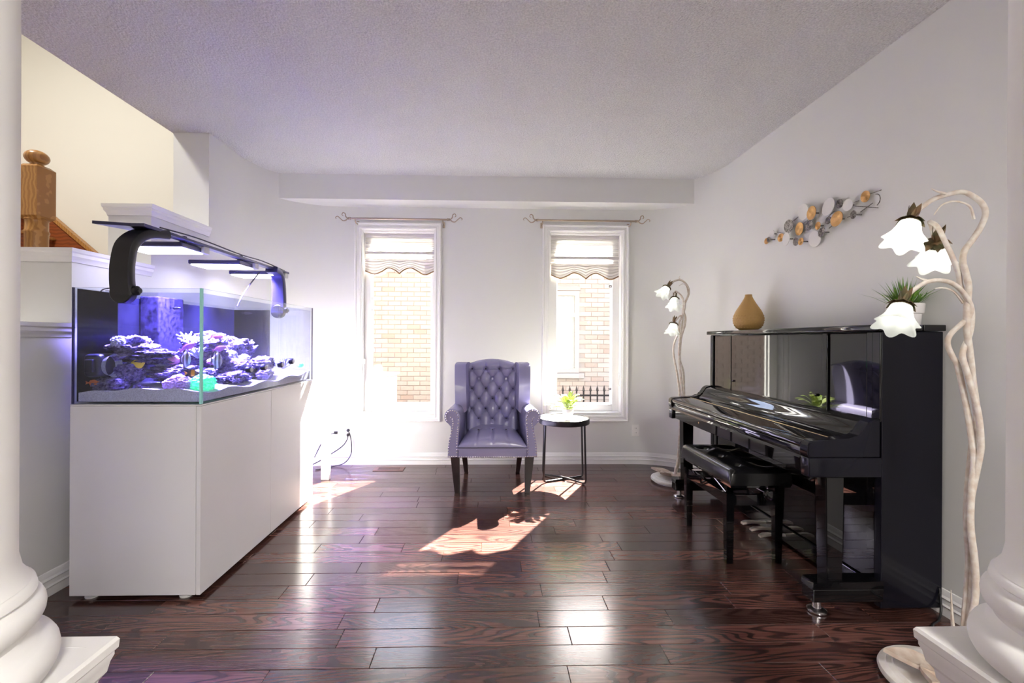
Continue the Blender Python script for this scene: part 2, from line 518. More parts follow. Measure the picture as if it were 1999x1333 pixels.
def sweep2d(bm, path, prof, closed=False, caps=True):
    """moulding: profile [(offset to the path's left, z)] mitred along a plan path [(x, y)]"""
    P = [Vector((p[0], p[1])) for p in path]
    n = len(P)
    rings = []
    for i in range(n):
        if closed: d0, d1 = P[i] - P[i - 1], P[(i + 1) % n] - P[i]
        else:
            d0 = P[i] - P[i - 1] if i else P[1] - P[0]
            d1 = P[i + 1] - P[i] if i < n - 1 else P[-1] - P[-2]
        n0 = Vector((-d0.y, d0.x)).normalized()
        n1 = Vector((-d1.y, d1.x)).normalized()
        m = (n0 + n1) / max(0.2, 1 + n0.dot(n1))
        rings.append([bm.verts.new((P[i].x + m.x * o, P[i].y + m.y * o, z)) for o, z in prof])
    k = len(prof)
    for i in range(n if closed else n - 1):
        a, b = rings[i], rings[(i + 1) % n]
        for j in range(k):
            bm.faces.new((a[j], a[(j + 1) % k], b[(j + 1) % k], b[j]))
    if caps and not closed:
        bm.faces.new(rings[0]); bm.faces.new(rings[-1][::-1])
    return bm

def frame_sweep(bm, x0, x1, z0, z1, prof):
    """picture-frame moulding in the XZ plane: profile [(inset from the outer edge, y)]"""
    k = len(prof)
    rings = []
    for sx, sz, x, z in ((1, 1, x0, z0), (-1, 1, x1, z0), (-1, -1, x1, z1), (1, -1, x0, z1)):
        rings.append([bm.verts.new((x + sx * o, y, z + sz * o)) for o, y in prof])
    for i in range(4):
        a, b = rings[i], rings[(i + 1) % 4]
        for j in range(k):
            bm.faces.new((a[j], a[(j + 1) % k], b[(j + 1) % k], b[j]))
    return bm

def sheet(bm, fn, nu, nv, closed_u=False):
    g = [[bm.verts.new(fn(i / nu, j / nv)) for j in range(nv + 1)] for i in range(nu if closed_u else nu + 1)]
    for i in range(nu):
        a, b = g[i], g[(i + 1) % len(g)]
        for j in range(nv):
            bm.faces.new((a[j], b[j], b[j + 1], a[j + 1]))
    return g

def ball(bm, loc, r, sub=2, sc=(1, 1, 1)):
    res = bmesh.ops.create_icosphere(bm, subdivisions=sub, radius=r)
    for v in res['verts']:
        v.co = Vector((v.co.x * sc[0] + loc[0], v.co.y * sc[1] + loc[1], v.co.z * sc[2] + loc[2]))
    return res['verts']

def dup(o, name=None):
    c_ = o.copy()
    COL.objects.link(c_)
    ORG[c_.name] = ORG.get(o.name, Vector())
    return c_

# ================================================================== SETTING
XL, XR, YB, YF, ZC = -2.09, 2.045, 4.39, -3.0, 2.745
RL, RR = 0.64, 0.62

def arc(cx, cy, r, a0, a1, n=14):
    return [(cx + r * math.cos(math.radians(a0 + (a1 - a0) * i / n)), cy + r * math.sin(math.radians(a0 + (a1 - a0) * i / n))) for i in range(n + 1)]
arcL = arc(XL + RL, YB - RL, RL, 180, 90)
arcR = arc(XR - RR, YB - RR, RR, 90, 0)
xl_end, xr_start = XL + RL, XR - RR

# floor: a dark underlay with every board on top of it
floor = struct('floor', box(B(), XL - 0.15, XR + 0.1, YF, YB + 0.05, -0.10, -0.012), M['underfloor'])
PW = 0.1135
def one_plank(bm, x0, x1, y0, y1):
    g = 0.0007
    cz = RND.uniform(-0.0005, 0.0)
    t, e = cz, 0.0016
    x0 += g; x1 -= g; y0 += g; y1 -= g
    v = [bm.verts.new(p) for p in ((x0, y0, -0.012), (x1, y0, -0.012), (x1, y1, -0.012), (x0, y1, -0.012),
                                   (x0, y0, t - e), (x1, y0, t - e), (x1, y1, t - e), (x0, y1, t - e),
                                   (x0 + e, y0 + e, t), (x1 - e, y0 + e, t), (x1 - e, y1 - e, t), (x0 + e, y1 - e, t))]
    for a in (0, 4):
        for i in range(4):
            j = (i + 1) % 4
            bm.faces.new((v[a + i], v[a + j], v[a + 4 + j], v[a + 4 + i]))
    bm.faces.new((v[8], v[9], v[10], v[11]))
    return bm
far = B()
row = 0
y1 = YB
while y1 > YF:
    y0 = y1 - PW
    x = XL - RND.uniform(0.0, 0.8)
    while x < XR:
        x2 = x + RND.choice((0.45, 0.6, 0.75, 0.9, 1.05, 1.2)) * RND.uniform(0.9, 1.1)
        a, b2 = max(x, XL), min(x2, XR)
        if b2 - a > 0.03:
            if y1 > 1.25: obj('plank', one_plank(B(), a, b2, y0, y1), M['plank'], floor)
            else: one_plank(far, a, b2, y0, y1)
        x = x2
    y1 = y0
    row += 1
obj('plank_field', far, M['plank'], floor, kind='stuff')

# ceiling and the closed hall behind the camera
struct('ceiling', box(B(), -2.36, XR + 0.12, YF, YB + 0.16, ZC, ZC + 0.12), M['ceiling'])
bm = B()
box(bm, -2.36, -2.24, YF, YB + 0.16, ZC + 0.12, 5.0)
struct('wall_upper', bm, M['cream'])
bm = B(); box(bm, -5.2, XR + 0.15, YF - 0.12, YF, -0.1, 5.0); struct('wall_front', bm, M['wall'])
bm = B(); box(bm, -5.32, -5.2, YF - 0.12, YB + 0.16, -0.1, 5.0); struct('wall_stairwell', bm, M['cream'])
bm = B(); box(bm, -5.2, -2.20, YB + 0.02, YB + 0.16, -0.1, 5.0); struct('wall_stairwell_back', bm, M['cream'])
bm = B(); box(bm, -5.32, -2.24, YF - 0.12, YB + 0.16, 5.0, 5.1); struct('ceiling_stairwell', bm, M['cream'])
bm = B(); box(bm, -5.2, XL - 0.16, YF, YB, -0.1, -0.012); struct('floor_stairwell', bm, M['oak_red'])

# right wall with its rounded corner
path = [(xr_start, YB)] + arcR[1:] + [(XR, YF)]
bm = B(); sweep2d(bm, path, [(0, 0), (0, ZC), (0.15, ZC), (0.15, 0)])
struct('wall_right', bm, M['wall'], smooth=40)
# left: full-height wall, rounded corner
path = [(XL, 3.36), (XL, YB - RL)] + arcL[1:] 
bm = B(); sweep2d(bm, path, [(0, 0), (0, ZC), (0.26, ZC), (0.26, 0)])
struct('wall_corner', bm, M['wall'], smooth=40)
# back wall with the two window openings
WIN = [(-1.265, -0.545), (0.573, 1.308)]
WZ0, WZ1 = 0.498, 2.305
bm = B()
xs = [xl_end] + [v for w in WIN for v in w] + [xr_start]
for i in range(0, 6, 2):
    box(bm, xs[i], xs[i + 1], YB, YB + 0.16, 0, ZC)
for a, b2 in WIN:
    box(bm, a, b2, YB, YB + 0.16, 0, WZ0)
    box(bm, a, b2, YB, YB + 0.16, WZ1, ZC)
struct('wall_back', bm, M['wall'])
bm = B()
xs = [-5.4] + [v for w in WIN for v in w] + [2.6]
for i in range(0, 6, 2):
    box(bm, xs[i], xs[i + 1], YB + 0.161, YB + 0.24, -0.5, 5.0)
for a, b2 in WIN:
    box(bm, a, b2, YB + 0.161, YB + 0.24, -0.5, WZ0)
    box(bm, a, b2, YB + 0.161, YB + 0.24, WZ1, 5.0)
struct('wall_exterior', bm, M['brown_brick'])  # unseen outer skin, added to dim sun bounce onto the house opposite
# bulkhead over the windows
struct('beam', box(B(), -1.99, 1.975, 4.15, YB + 0.02, 2.516, ZC), M['wall'])

# stepped half wall beside the stairs, with moulded caps
bm = B(); box(bm, XL - 0.26, XL, -0.6, 2.28, 0, 1.225); struct('wall_left', bm, M['wall'])
bm = B(); box(bm, XL - 0.26, XL, 2.28, 2.80, 0, 1.60); struct('wall_left_step', bm, M['wall'])
bm = B(); box(bm, XL - 0.26, XL, 2.80, 3.36, 0, 1.975); struct('wall_left_upper', bm, M['wall'])
def cap(name, y0, y1, z, front=True):
    """crown moulding round a half wall, drawn clockwise so that the profile offsets outwards"""
    prof = [(0.0, z), (0.004, z), (0.008, z + 0.018), (0.016, z + 0.028), (0.017, z + 0.044), (0.023, z + 0.050), (0.025, z + 0.068), (0.0, z + 0.068)]
    prof = [(-o, zz) for o, zz in prof]
    bm = B()
    sweep2d(bm, [(XL - 0.26, y1), (XL - 0.26, y0), (XL, y0), (XL, y1)], prof)
    box(bm, XL - 0.265, XL + 0.004, y0 - 0.004, y1, z + 0.0, z + 0.0675)
    struct(name, bm, M['trim'], smooth=30)
cap('trim_1', -0.6, 2.28, 1.225)
cap('trim_2', 2.28, 2.80, 1.60)
cap('trim_3', 2.80, 3.36, 1.975)

# baseboards
bp_ = [(0, 0), (0.016, 0), (0.016, 0.040), (0.020, 0.046), (0.014, 0.054), (0.014, 0.072), (0.018, 0.079), (0.011, 0.088), (0.008, 0.103), (0.004, 0.112), (0, 0.114)]
def baseboard(name, path):
    bm = B(); sweep2d(bm, path, [(-o, z) for o, z in bp_]); struct(name, bm, M['trim'], smooth=25)
baseboard('baseboard_left', [(XL, -0.6), (XL, YB - RL)] + arcL[1:])
baseboard('baseboard_back', [(xl_end, YB), (xr_start, YB)])
baseboard('baseboard_right', [(xr_start, YB)] + arcR[1:] + [(XR, YF)])

# windows
for i, (a, b2) in enumerate(WIN):
    w = struct('window_%d' % (i + 1), frame_sweep(B(), a - 0.062, b2 + 0.062, WZ0 - 0.080, WZ1 + 0.058,
               [(0, YB), (0, YB - 0.022), (0.010, YB - 0.028), (0.020, YB - 0.024), (0.024, YB - 0.014), (0.044, YB - 0.014), (0.048, YB - 0.020), (0.062, YB - 0.016), (0.066, YB)]), M['trim'], smooth=25)
    bm = B()
    frame_sweep(bm, a, b2, WZ0, WZ1, [(0, YB - 0.004), (0.012, YB - 0.004), (0.012, YB + 0.16), (0, YB + 0.16)])
    obj('window_jamb', bm, M['trim'], w)
    px0, px1 = ((-1.190, -0.586), (0.666, 1.230))[i]
    bm = B()
    for (x0, x1, z0, z1) in ((a + 0.012, px0, WZ0 + 0.012, WZ1 - 0.012), (px1, b2 - 0.012, WZ0 + 0.012, WZ1 - 0.012), (px0, px1, WZ0 + 0.012, 0.578), (px0, px1, WZ1 - 0.08, WZ1 - 0.012)):
        box(bm, x0, x1, YB + 0.075, YB + 0.155, z0, z1, 0.004)
    obj('window_frame', bm, M['trim'], w)
    bm = B()
    frame_sweep(bm, px0, px1, 0.578, WZ1 - 0.08, [(0, YB + 0.13), (0, YB + 0.10), (0.012, YB + 0.115), (0.012, YB + 0.13)])
    obj('sash', bm, M['trim'], w)
    obj('pane', box(B(), px0 + 0.01, px1 - 0.01, YB + 0.122, YB + 0.128, 0.588, WZ1 - 0.09), M['glass'], w)
    if i == 0:
        bm = B(); tube(bm, [(a + 0.022, YB + 0.02, 0.80), (a + 0.024, YB + 0.015, 0.99)], 0.006); box(bm, a + 0.008, a + 0.036, YB + 0.004, YB + 0.032, 0.98, 1.03, 0.006)
        obj('cord_cleat', bm, M['trim'], w)
    else:
        for z in (1.76, 0.72):
            bm = B(); frame_sweep(bm, px1 - 0.025, px1 - 0.001, z, z + 0.022, [(0, YB + 0.10), (0, YB + 0.112), (0.004, YB + 0.112), (0.004, YB + 0.10)])
            obj('screen_clip', bm, M['slot'], w, label='small square dark screen clip')
        bm = B(); tube(bm, spline([(b2 - 0.02, YB + 0.05, 0.90), (b2 - 0.018, YB + 0.03, 0.84), (b2 - 0.03, YB + 0.02, 0.79), (b2 - 0.016, YB + 0.02, 0.77)]), 0.006)
        obj('crank', bm, M['trim'], w)

# made-up fixtures for the added fill lights behind the camera
for k, p in enumerate(FILL_LAMPS):
    t = thing('fill_lamp', 'round fill lamp added on the unseen hall ceiling, %s' % ('nearer the camera' if k == 0 else 'by the hall wall'), 'ceiling lamp', (p[0], p[1], ZC))
    obj('rim', lathe(B(), [(0.0, 0.0), (0.26, 0.0), (0.26, -0.05), (0.235, -0.06), (0.235, -0.02), (0, -0.02)], T(p[0], p[1], ZC)), M['trim'], t, smooth=30)
    obj('diffuser', lathe(B(), [(0.234, -0.05), (0.20, -0.075), (0.10, -0.092), (0, -0.096)], T(p[0], p[1], ZC), closed_ends=False), cloth_mat('fill_lamp_diffuser', (0.9, 0.9, 0.88), 0.7), t, smooth=40)

# oak stairs behind the half wall
t = thing('staircase', 'golden oak staircase climbing the warm-lit wall behind the white half wall', 'staircase', (-4.0, 3.9, 0))
rise, run, x_, z_ = 0.193, 0.225, -3.72, 1.76
for k in range(6):
    xx, zz = x_ - k * run, z_ + k * rise
    obj('riser', box(B(), xx - 0.018, xx, 3.42, 4.355, zz - rise, zz), M['oak_red'], t)
    obj('tread', box(B(), xx - run - 0.02, xx + 0.028, 3.42, 4.355, zz - 0.001, zz + 0.026, 0.006), M['oak'], t)
slope = rise / run
def strip(dz0, dz1, y0, y1):
    bm = B()
    xa, xb = -3.30, -5.15
    f = lambda x, dz: 2.53 + (-4.36 - x) * slope + dz
    prism(bm, [(xa, f(xa, dz0)), (xb, f(xb, dz0)), (xb, f(xb, dz1)), (xa, f(xa, dz1))], 'y', y0, y1)
    return bm
obj('stringer', strip(-0.42, -0.02, 4.36, 4.40), M['oak_red'], t)
obj('stringer_cap', strip(-0.03, 0.012, 4.345, 4.40), M['oak'], t)
t = thing('newel_post', 'square golden oak newel post with ball finial', 'newel post', (-2.728, 2.75, 0))
nx, ny = -2.728, 2.75
bm = B(); box(bm, nx - 0.058, nx + 0.058, ny - 0.058, ny + 0.058, 1.945, 2.235)
frustum(bm, (nx, ny, 2.235), 0.116, (nx, ny, 2.252), 0.08)
frustum(bm, (nx, ny, 1.925), 0.08, (nx, ny, 1.945), 0.116)
obj('post_block', bm, M['oak'], t)
obj('turned_post', lathe(B(), [(0.045, 0), (0.045, 1.0), (0.05, 1.3), (0.052, 1.70), (0.054, 1.84), (0.058, 1.848), (0.058, 1.858), (0.053, 1.866), (0.053, 1.92), (0.058, 1.925), (0.05, 1.94)], T(nx, ny, 0), 24), M['oak'], t, smooth=40)
obj('ball_finial', lathe(B(), [(0.036, 2.250), (0.030, 2.262), (0.034, 2.268)] + [(0.058 * math.sin(a), 2.302 - 0.043 * math.cos(a)) for a in [0.5 + i * (math.pi - 0.5) / 9 for i in range(10)]], T(nx, ny, 0), 24), M['oak'], t, smooth=60)
t = thing('handrail', 'golden oak handrail curving into the newel post', 'handrail', (-3.0, 2.7, 1.9))
bm = B(); tube(bm, spline([(-2.79, 2.74, 2.005), (-2.85, 2.74, 2.0), (-2.93, 2.735, 1.96), (-3.3, 2.72, 1.76), (-3.7, 2.70, 1.44)]), 0.034, 12)
obj('rail', bm, M['oak'], t, smooth=50)
for k in range(3):
    bx = -2.875 - 0.13 * k
    obj('baluster', box(B(), bx - 0.018, bx + 0.018, 2.71, 2.75, 0.0, 1.995 - 0.11 * k - 0.02), M['oak'], t)

# columns on half-height pedestals, either side of the camera
def column(cx, cy, label, w=0.17, zt=0.69):
    t = thing('column', label, 'column', (cx, cy, 0))
    r = w * 0.708
    obj('shaft', lathe(B(), [(r * 1.12, zt + 0.150), (r * 1.04, zt + 0.165), (r, zt + 0.19), (r, 1.6), (r * 0.97, ZC - 0.001)], T(cx, cy, 0), 64), M['column'], t, smooth=40)
    tor = [(w * 0.80, zt), (w * 0.86, zt)]
    def bead(r0, z0, h, k):
        return [(r0 + k * math.sin(a), z0 + h * (1 - math.cos(a)) / 2) for a in [i * math.pi / 8 for i in range(9)]]
    tor += bead(w * 0.86, zt + 0.002, 0.056, w * 0.13)
    tor += [(w * 0.84, zt + 0.064), (w * 0.80, zt + 0.074), (w * 0.82, zt + 0.084)]
    tor += bead(w * 0.82, zt + 0.086, 0.040, w * 0.075)
    tor += [(w * 0.80, zt + 0.130), (w * 0.835, zt + 0.135), (w * 0.82, zt + 0.146), (r * 1.08, zt + 0.152), (r * 0.9, zt + 0.155)]
    obj('base_moulding', lathe(B(), tor, T(cx, cy, 0), 64), M['column'], t, smooth=50)
    # square pedestal, crown profile swept round it
    q = w - 0.03
    prof = [(0.0, zt - 0.105), (0.002, zt - 0.105), (0.004, zt - 0.088), (0.009, zt - 0.080), (0.011, zt - 0.066), (0.019, zt - 0.056), (0.022, zt - 0.040), (0.026, zt - 0.030), (0.026, zt - 0.024), (0.030, zt - 0.020), (0.031, zt - 0.006), (0.028, zt), (0.0, zt)]
    bm = B(); sweep2d(bm, [(cx - q, cy - q), (cx - q, cy + q), (cx + q, cy + q), (cx + q, cy - q)], prof, closed=True)
    box(bm, cx - q - 0.001, cx + q + 0.001, cy - q - 0.001, cy + q + 0.001, zt - 0.11, zt - 0.0002)
    obj('plinth', bm, M['column'], t, smooth=25)
    obj('pedestal', box(B(), cx - q, cx + q, cy - q, cy + q, 0, zt - 0.10), M['column'], t)
column(-0.832, 0.641, 'white round column with ringed base, on the aquarium side of the picture', 0.172)
column(0.954, 0.652, 'white round column with ringed base, on the piano side of the picture', 0.16)

# ================================================================== OUTSIDE THE WINDOWS
struct('ground_outside', box(B(), -14, 14, YB + 0.17, 16, -0.62, -0.5), M['lawn'])
HY = 7.2
h = thing('neighbour_house', 'buff brick house wall across the side yard, seen through both windows', 'house', (0, HY, -0.5))
wx0, wx1, wz0, wz1 = 0.25, 1.44, 0.70, 2.02
bm = B(); 
for (x0, x1, z0, z1) in ((-7, wx0, -0.5, 2.9), (wx1, 7, -0.5, 2.9), (wx0, wx1, -0.5, wz0), (wx0, wx1, wz1, 2.9)):
    box(bm, x0, x1, HY + 0.012, HY + 0.25, z0, z1)
obj('mortar_wall', bm, M['mortar'], h)
rest = B()
cnt = 0
BW, BH = 0.205, 0.0755
meshes = []
for v in range(6):
    bm = B(); box(bm, 0.004, BW * (0.985), 0, 0.03, 0.004, BH - 0.004, 0.003, 1)
    me = bpy.data.meshes.new('brick'); bmesh.ops.recalc_face_normals(bm, faces=bm.faces); bm.to_mesh(me); bm.free(); me.materials.append(M['brick']); meshes.append(me)
for k in range(45):
    z = -0.5 + k * BH
    if z + BH > 2.9: break
    x = -6.97 + (0.5 * BW if k % 2 else 0)
    while x < 6.9:
        xc = x + BW / 2
        blocked = wx0 - 0.1 < xc < wx1 + 0.09 and wz0 - 0.10 < z + BH / 2 < wz1 + 0.10
        if not blocked:
            if 0.1 < z < 2.42 and (-1.98 < xc < -0.96 or 1.08 < xc < 2.0) and cnt < 290:
                o = bpy.data.objects.new('brick', meshes[cnt % 6]); COL.objects.link(o); o.parent = h
                o.location = (x, RND.uniform(-0.004, 0.004), z + 0.5); cnt += 1
            else:
                box(rest, x + 0.004, x + BW * 0.985, HY, HY + 0.03, z + 0.004, z + BH - 0.004)
        x += BW
obj('brick_field', rest, M['brick'], h, kind='stuff')
w = obj('window', frame_sweep(B(), wx0, wx1, wz0, wz1, [(0, HY + 0.012), (0, HY - 0.02), (0.07, HY - 0.02), (0.07, HY + 0.06), (0.0, HY + 0.06)]), M['grey_trim'], h)
bm = B(); box(bm, wx0 + 0.07, wx1 - 0.07, HY + 0.0, HY + 0.05, wz1 - 0.42, wz1 - 0.35)
obj('transom', bm, M['grey_trim'], w)
obj('pane', box(B(), wx0 + 0.06, wx1 - 0.06, HY + 0.03, HY + 0.036, wz0 + 0.06, wz1 - 0.06), M['glass'], w)
bm = B(); sheet(bm, lambda u, v: (wx0 + 0.05 + u * (wx1 - wx0 - 0.1), HY + 0.09 + 0.02 * math.sin(u * 90), wz0 + 0.05 + v * (wz1 - wz0 - 0.1)), 120, 1)
obj('curtain', bm, M['curtain'], w)
obj('window_sill', box(B(), wx0 - 0.08, wx1 + 0.08, HY - 0.06, HY + 0.03, wz0 - 0.09, wz0 - 0.01, 0.008), M['grey_trim'], h)
obj('lintel', box(B(), wx0 - 0.06, wx1 + 0.02, HY - 0.02, HY + 0.03, wz1 + 0.01, wz1 + 0.08, 0.006), M['mortar'], h)
bm = B(); prism(bm, [(6.98, 2.90), (11.2, 4.7), (11.2, 4.82), (6.98, 3.02)], 'x', -7.2, 7.2)
obj('roof', bm, M['roof'], h)
# iron fence
f = thing('iron_fence', 'black spear-topped iron fence outside the window by the piano', 'fence', (1.0, 6.4, -0.5))
pk = []
bm = B(); box(bm, -0.009, 0.009, -0.009, 0.009, 0, 1.0); frustum(bm, (0, 0, 1.0), 0.034, (0, 0, 1.075), 0.003); frustum(bm, (0, 0, 0.985), 0.012, (0, 0, 1.0), 0.034)
me = bpy.data.meshes.new('picket'); bmesh.ops.recalc_face_normals(bm, faces=bm.faces); bm.to_mesh(me); bm.free(); me.materials.append(M['iron'])
for k in range(36):
    o = bpy.data.objects.new('picket', me); COL.objects.link(o); o.parent = f; o.location = (-0.75 + 0.1 * k, 0, 0)
for z in (0.93, 0.82):
    obj('fence_rail', box(B(), 0.20, 3.8, 6.385, 6.415, -0.5 + z - 0.012, -0.5 + z + 0.012), M['iron'], f)
# white meter box
t = thing('utility_box', 'white metal utility box standing outside below the window by the aquarium', 'utility box', (-1.40, 5.9, -0.5))
bm = B(); box(bm, -1.60, -1.25, 5.75, 6.05, -0.5, 0.76, 0.02, 3); obj('body', bm, M['white_metal'], t)
obj('cabinet_door', box(B(), -1.57, -1.28, 5.735, 5.755, -0.40, 0.70, 0.006), M['white_metal'], t)
bm = B(); box(bm, -1.63, -1.22, 5.72, 6.08, 0.755, 0.79, 0.01); obj('top', bm, M['white_metal'], t)

# ================================================================== BLINDS AND RODS
def blind(x0, x1, hem, label, zs):
    t = thing('roller_blind', label, 'blind', ((x0 + x1) / 2, YB + 0.03, WZ1))
    yb = YB + 0.045
    bm = B(); box(bm, x0 - 0.012, x1 + 0.012, yb - 0.02, yb + 0.05, WZ1 - 0.034, WZ1 - 0.012, 0.006)
    obj('head_rail', bm, M['trim'], t)
    zt, z2, z3 = zs
    obj('fabric', sheet_obj(lambda u, v: (x0 + u * (x1 - x0), yb + 0.022 + 0.0035 * math.sin(v * 2 * math.pi * 13), z3 - 0.02 + v * (WZ1 - 0.04 - z3)), 2, 130), M['blind'], t, smooth=60)
    obj('band', box(B(), x0, x1, yb, yb + 0.012, zt - 0.028, zt, 0.003), M['blind_band'], t)
    obj('band', box(B(), x0, x1, yb, yb + 0.012, z2 - 0.026, z2, 0.003), M['blind_band'], t)
    # scalloped valance with braid
    hp = spline([(x0 + a * (x1 - x0), 0, z) for a, z in hem[:len(hem) // 2 + 1]], 8)[:-1] + spline([(x0 + a * (x1 - x0), 0, z) for a, z in hem[len(hem) // 2:]], 8)
    def vf(u, v):
        i = u * (len(hp) - 1); k = min(int(i), len(hp) - 2); q = hp[k].lerp(hp[k + 1], i - k)
        return (q.x, yb + 0.006 + 0.003 * math.sin(v * 2 * math.pi * 5) * (v > 0.15), q.z + v * (z3 - q.z))
    obj('valance', sheet_obj(vf, len(hp) - 1, 30), M['valance'], t, smooth=60)
    bm = B(); tube(bm, [(q.x, yb + 0.004, q.z) for q in hp], 0.0055, 6)
    obj('braid_trim', bm, M['bronze_trim'], t, smooth=60)
def sheet_obj(fn, nu, nv):
    bm = B(); sheet(bm, fn, nu, nv); return bm
hemL = [(0, 1.898), (0.13, 1.868), (0.24, 1.893), (0.33, 1.928), (0.42, 1.912), (0.497, 1.874), (0.575, 1.915), (0.67, 1.930), (0.76, 1.900), (0.87, 1.864), (1, 1.900)]
hemR = [(0, 1.874), (0.13, 1.842), (0.24, 1.866), (0.33, 1.897), (0.42, 1.882), (0.515, 1.838), (0.59, 1.878), (0.67, 1.895), (0.76, 1.868), (0.88, 1.832), (1, 1.866)]
blind(-1.240, -0.562, hemL, 'white pleated blind with bronze scalloped hem in the window by the aquarium', (2.268, 2.092, 2.02))
blind(0.604, 1.284, hemR, 'white pleated blind with bronze scalloped hem in the window by the piano', (2.268, 2.06, 1.99))

def rod(x0, x1, z, label):
    t = thing('curtain_rod', label, 'curtain rod', ((x0 + x1) / 2, 4.29, z))
    y = 4.29
    bm = B(); tube(bm, [(x0, y, z), (x1, y, z)], 0.009, 10); obj('rod', bm, M['rod'], t, smooth=50)
    for xb in (x0 + 0.04, x1 - 0.04):
        bm = B(); box(bm, xb - 0.012, xb + 0.012, YB - 0.006, YB - 0.0005, z - 0.055, z + 0.0, 0.003)
        tube(bm, spline([(xb, YB - 0.006, z - 0.03), (xb, y + 0.03, z - 0.035), (xb, y, z - 0.012)]), 0.006, 8)
        obj('bracket', bm, M['rod'], t, smooth=50)
    for sgn, xe in ((-1, x0), (1, x1)):
        bm = B()
        lathe(bm, [(0.0, 0), (0.013, 0.002), (0.013, 0.012), (0.009, 0.016), (0.014, 0.022), (0.006, 0.03), (0, 0.03)], aim((xe, y, z), (sgn, 0, 0)), 12)
        S1 = [(0.03, 0), (0.05, 0.020), (0.055, 0.045), (0.075, 0.055), (0.085, 0.035), (0.072, 0.025)]
        S2 = [(0.03, 0), (0.05, -0.018), (0.075, -0.022), (0.10, -0.002), (0.125, 0.020), (0.145, 0.010), (0.140, -0.004)]
        for q in (S1, S2):
            tube(bm, spline([(xe + sgn * a, y, z + b3) for a, b3 in q], 5), [0.006, 0.003], 7)
        obj('scroll_finial', bm, M['rod'], t, smooth=60)
rod(-1.335, -0.42, 2.375, 'thin metal curtain rod with scroll finials over the window by the aquarium')
rod(0.46, 1.40, 2.380, 'thin metal curtain rod with scroll finials over the window by the piano')

# ================================================================== AQUARIUM
CX0, CX1, CY0, CY1 = -1.945, -1.348, 2.13, 3.43
t = thing('aquarium_cabinet', 'glossy white aquarium cabinet under the fish tank', 'cabinet', (-1.65, 2.78, 0))
obj('body', box(B(), CX0, CX1 - 0.022, CY0 + 0.004, CY1, 0.024, 0.905), M['cabinet'], t)
obj('end_panel', box(B(), CX0, CX1 - 0.023, CY0 - 0.014, CY0 + 0.003, 0.024, 0.905, 0.0015, 1), M['cabinet'], t)
for a, b2 in ((CY0 - 0.014, 2.782), (2.785, CY1)):
    obj('door', box(B(), CX1 - 0.0205, CX1, a, b2, 0.024, 0.904, 0.0015, 1), M['cabinet'], t)
obj('top', box(B(), CX0, CX1, CY0 - 0.014, CY1, 0.906, 0.912, 0.001, 1), M['cabinet'], t)
for x in (CX0 + 0.07, CX1 - 0.09):
    for y in (CY0 + 0.03, CY1 - 0.08):
        obj('foot', lathe(B(), [(0, 0), (0.028, 0), (0.030, 0.006), (0.016, 0.010), (0.014, 0.024), (0, 0.024)], T(x, y, 0), 20), M['trim'], t, smooth=40)

TX0, TX1, TY0, TY1, TZ0, TZ1 = -1.943, -1.350, 2.122, 3.425, 0.912, 1.456
GT = 0.011
t = thing('aquarium', 'large rimless glass reef aquarium filled with water on white cabinet', 'aquarium', (-1.65, 2.78, TZ0))
obj('base_pane', box(B(), TX0, TX1, TY0, TY1, TZ0, TZ0 + 0.010), M['tank_glass'], t)
obj('front_pane', box(B(), TX0, TX1, TY0, TY0 + GT, TZ0 + 0.010, TZ1), M['tank_glass'], t)
obj('side_pane', box(B(), TX1 - GT, TX1, TY0 + GT, TY1 - GT, TZ0 + 0.010, TZ1), M['tank_glass'], t)
obj('side_pane', box(B(), TX0, TX0 + GT, TY0 + GT, TY1 - GT, TZ0 + 0.010, TZ1), M['tank_glass'], t)
obj('end_pane', box(B(), TX0, TX1, TY1 - GT, TY1, TZ0 + 0.010, TZ1), M['tank_glass'], t)
obj('glass_corner', box(B(), TX1 - 0.010, TX1 + 0.0005, TY0 - 0.0005, TY0 + 0.011, TZ0 + 0.002, TZ1 + 0.0005), M['glass_edge'], t, label='pale green polished glass edge')
obj('glass_corner', box(B(), TX0 - 0.0005, TX0 + 0.006, TY0 - 0.0005, TY0 + 0.008, TZ0 + 0.002, TZ1 + 0.0005), M['alu'], t, label='dark silicone corner')
obj('glass_corner', box(B(), TX1 - 0.006, TX1 + 0.0005, TY1 - 0.007, TY1 + 0.0005, TZ0 + 0.002, TZ1 + 0.0005), M['alu'], t, label='dark silicone corner')
obj('backing_film', box(B(), TX0 + GT, TX0 + GT + 0.003, 2.36, 3.41, TZ0 + 0.012, 1.438), M['film'], t, label='dark film on the wall side of the glass')
obj('backing_film', box(B(), TX0 + GT, -1.665, TY1 - GT - 0.004, TY1 - GT - 0.001, TZ0 + 0.012, 1.438), M['film'], t, label='dark film on the far end')
obj('backing_film', box(B(), TX0 + GT, TX0 + GT + 0.003, 2.136, 2.357, TZ0 + 0.012, 1.452), M['block_film'], t, label='see-through tint added near the front corner to block LED light')
obj('overflow_box', box(B(), TX0 + 0.016, TX0 + 0.12, 2.50, 2.70, TZ0 + 0.05, 1.452, 0.006), M['overflow'], t, label='black overflow box')
obj('water', box(B(), TX0 + GT + 0.004, TX1 - GT - 0.001, TY0 + GT + 0.001, TY1 - GT - 0.005, TZ0 + 0.011, 1.436), M['water'], t)
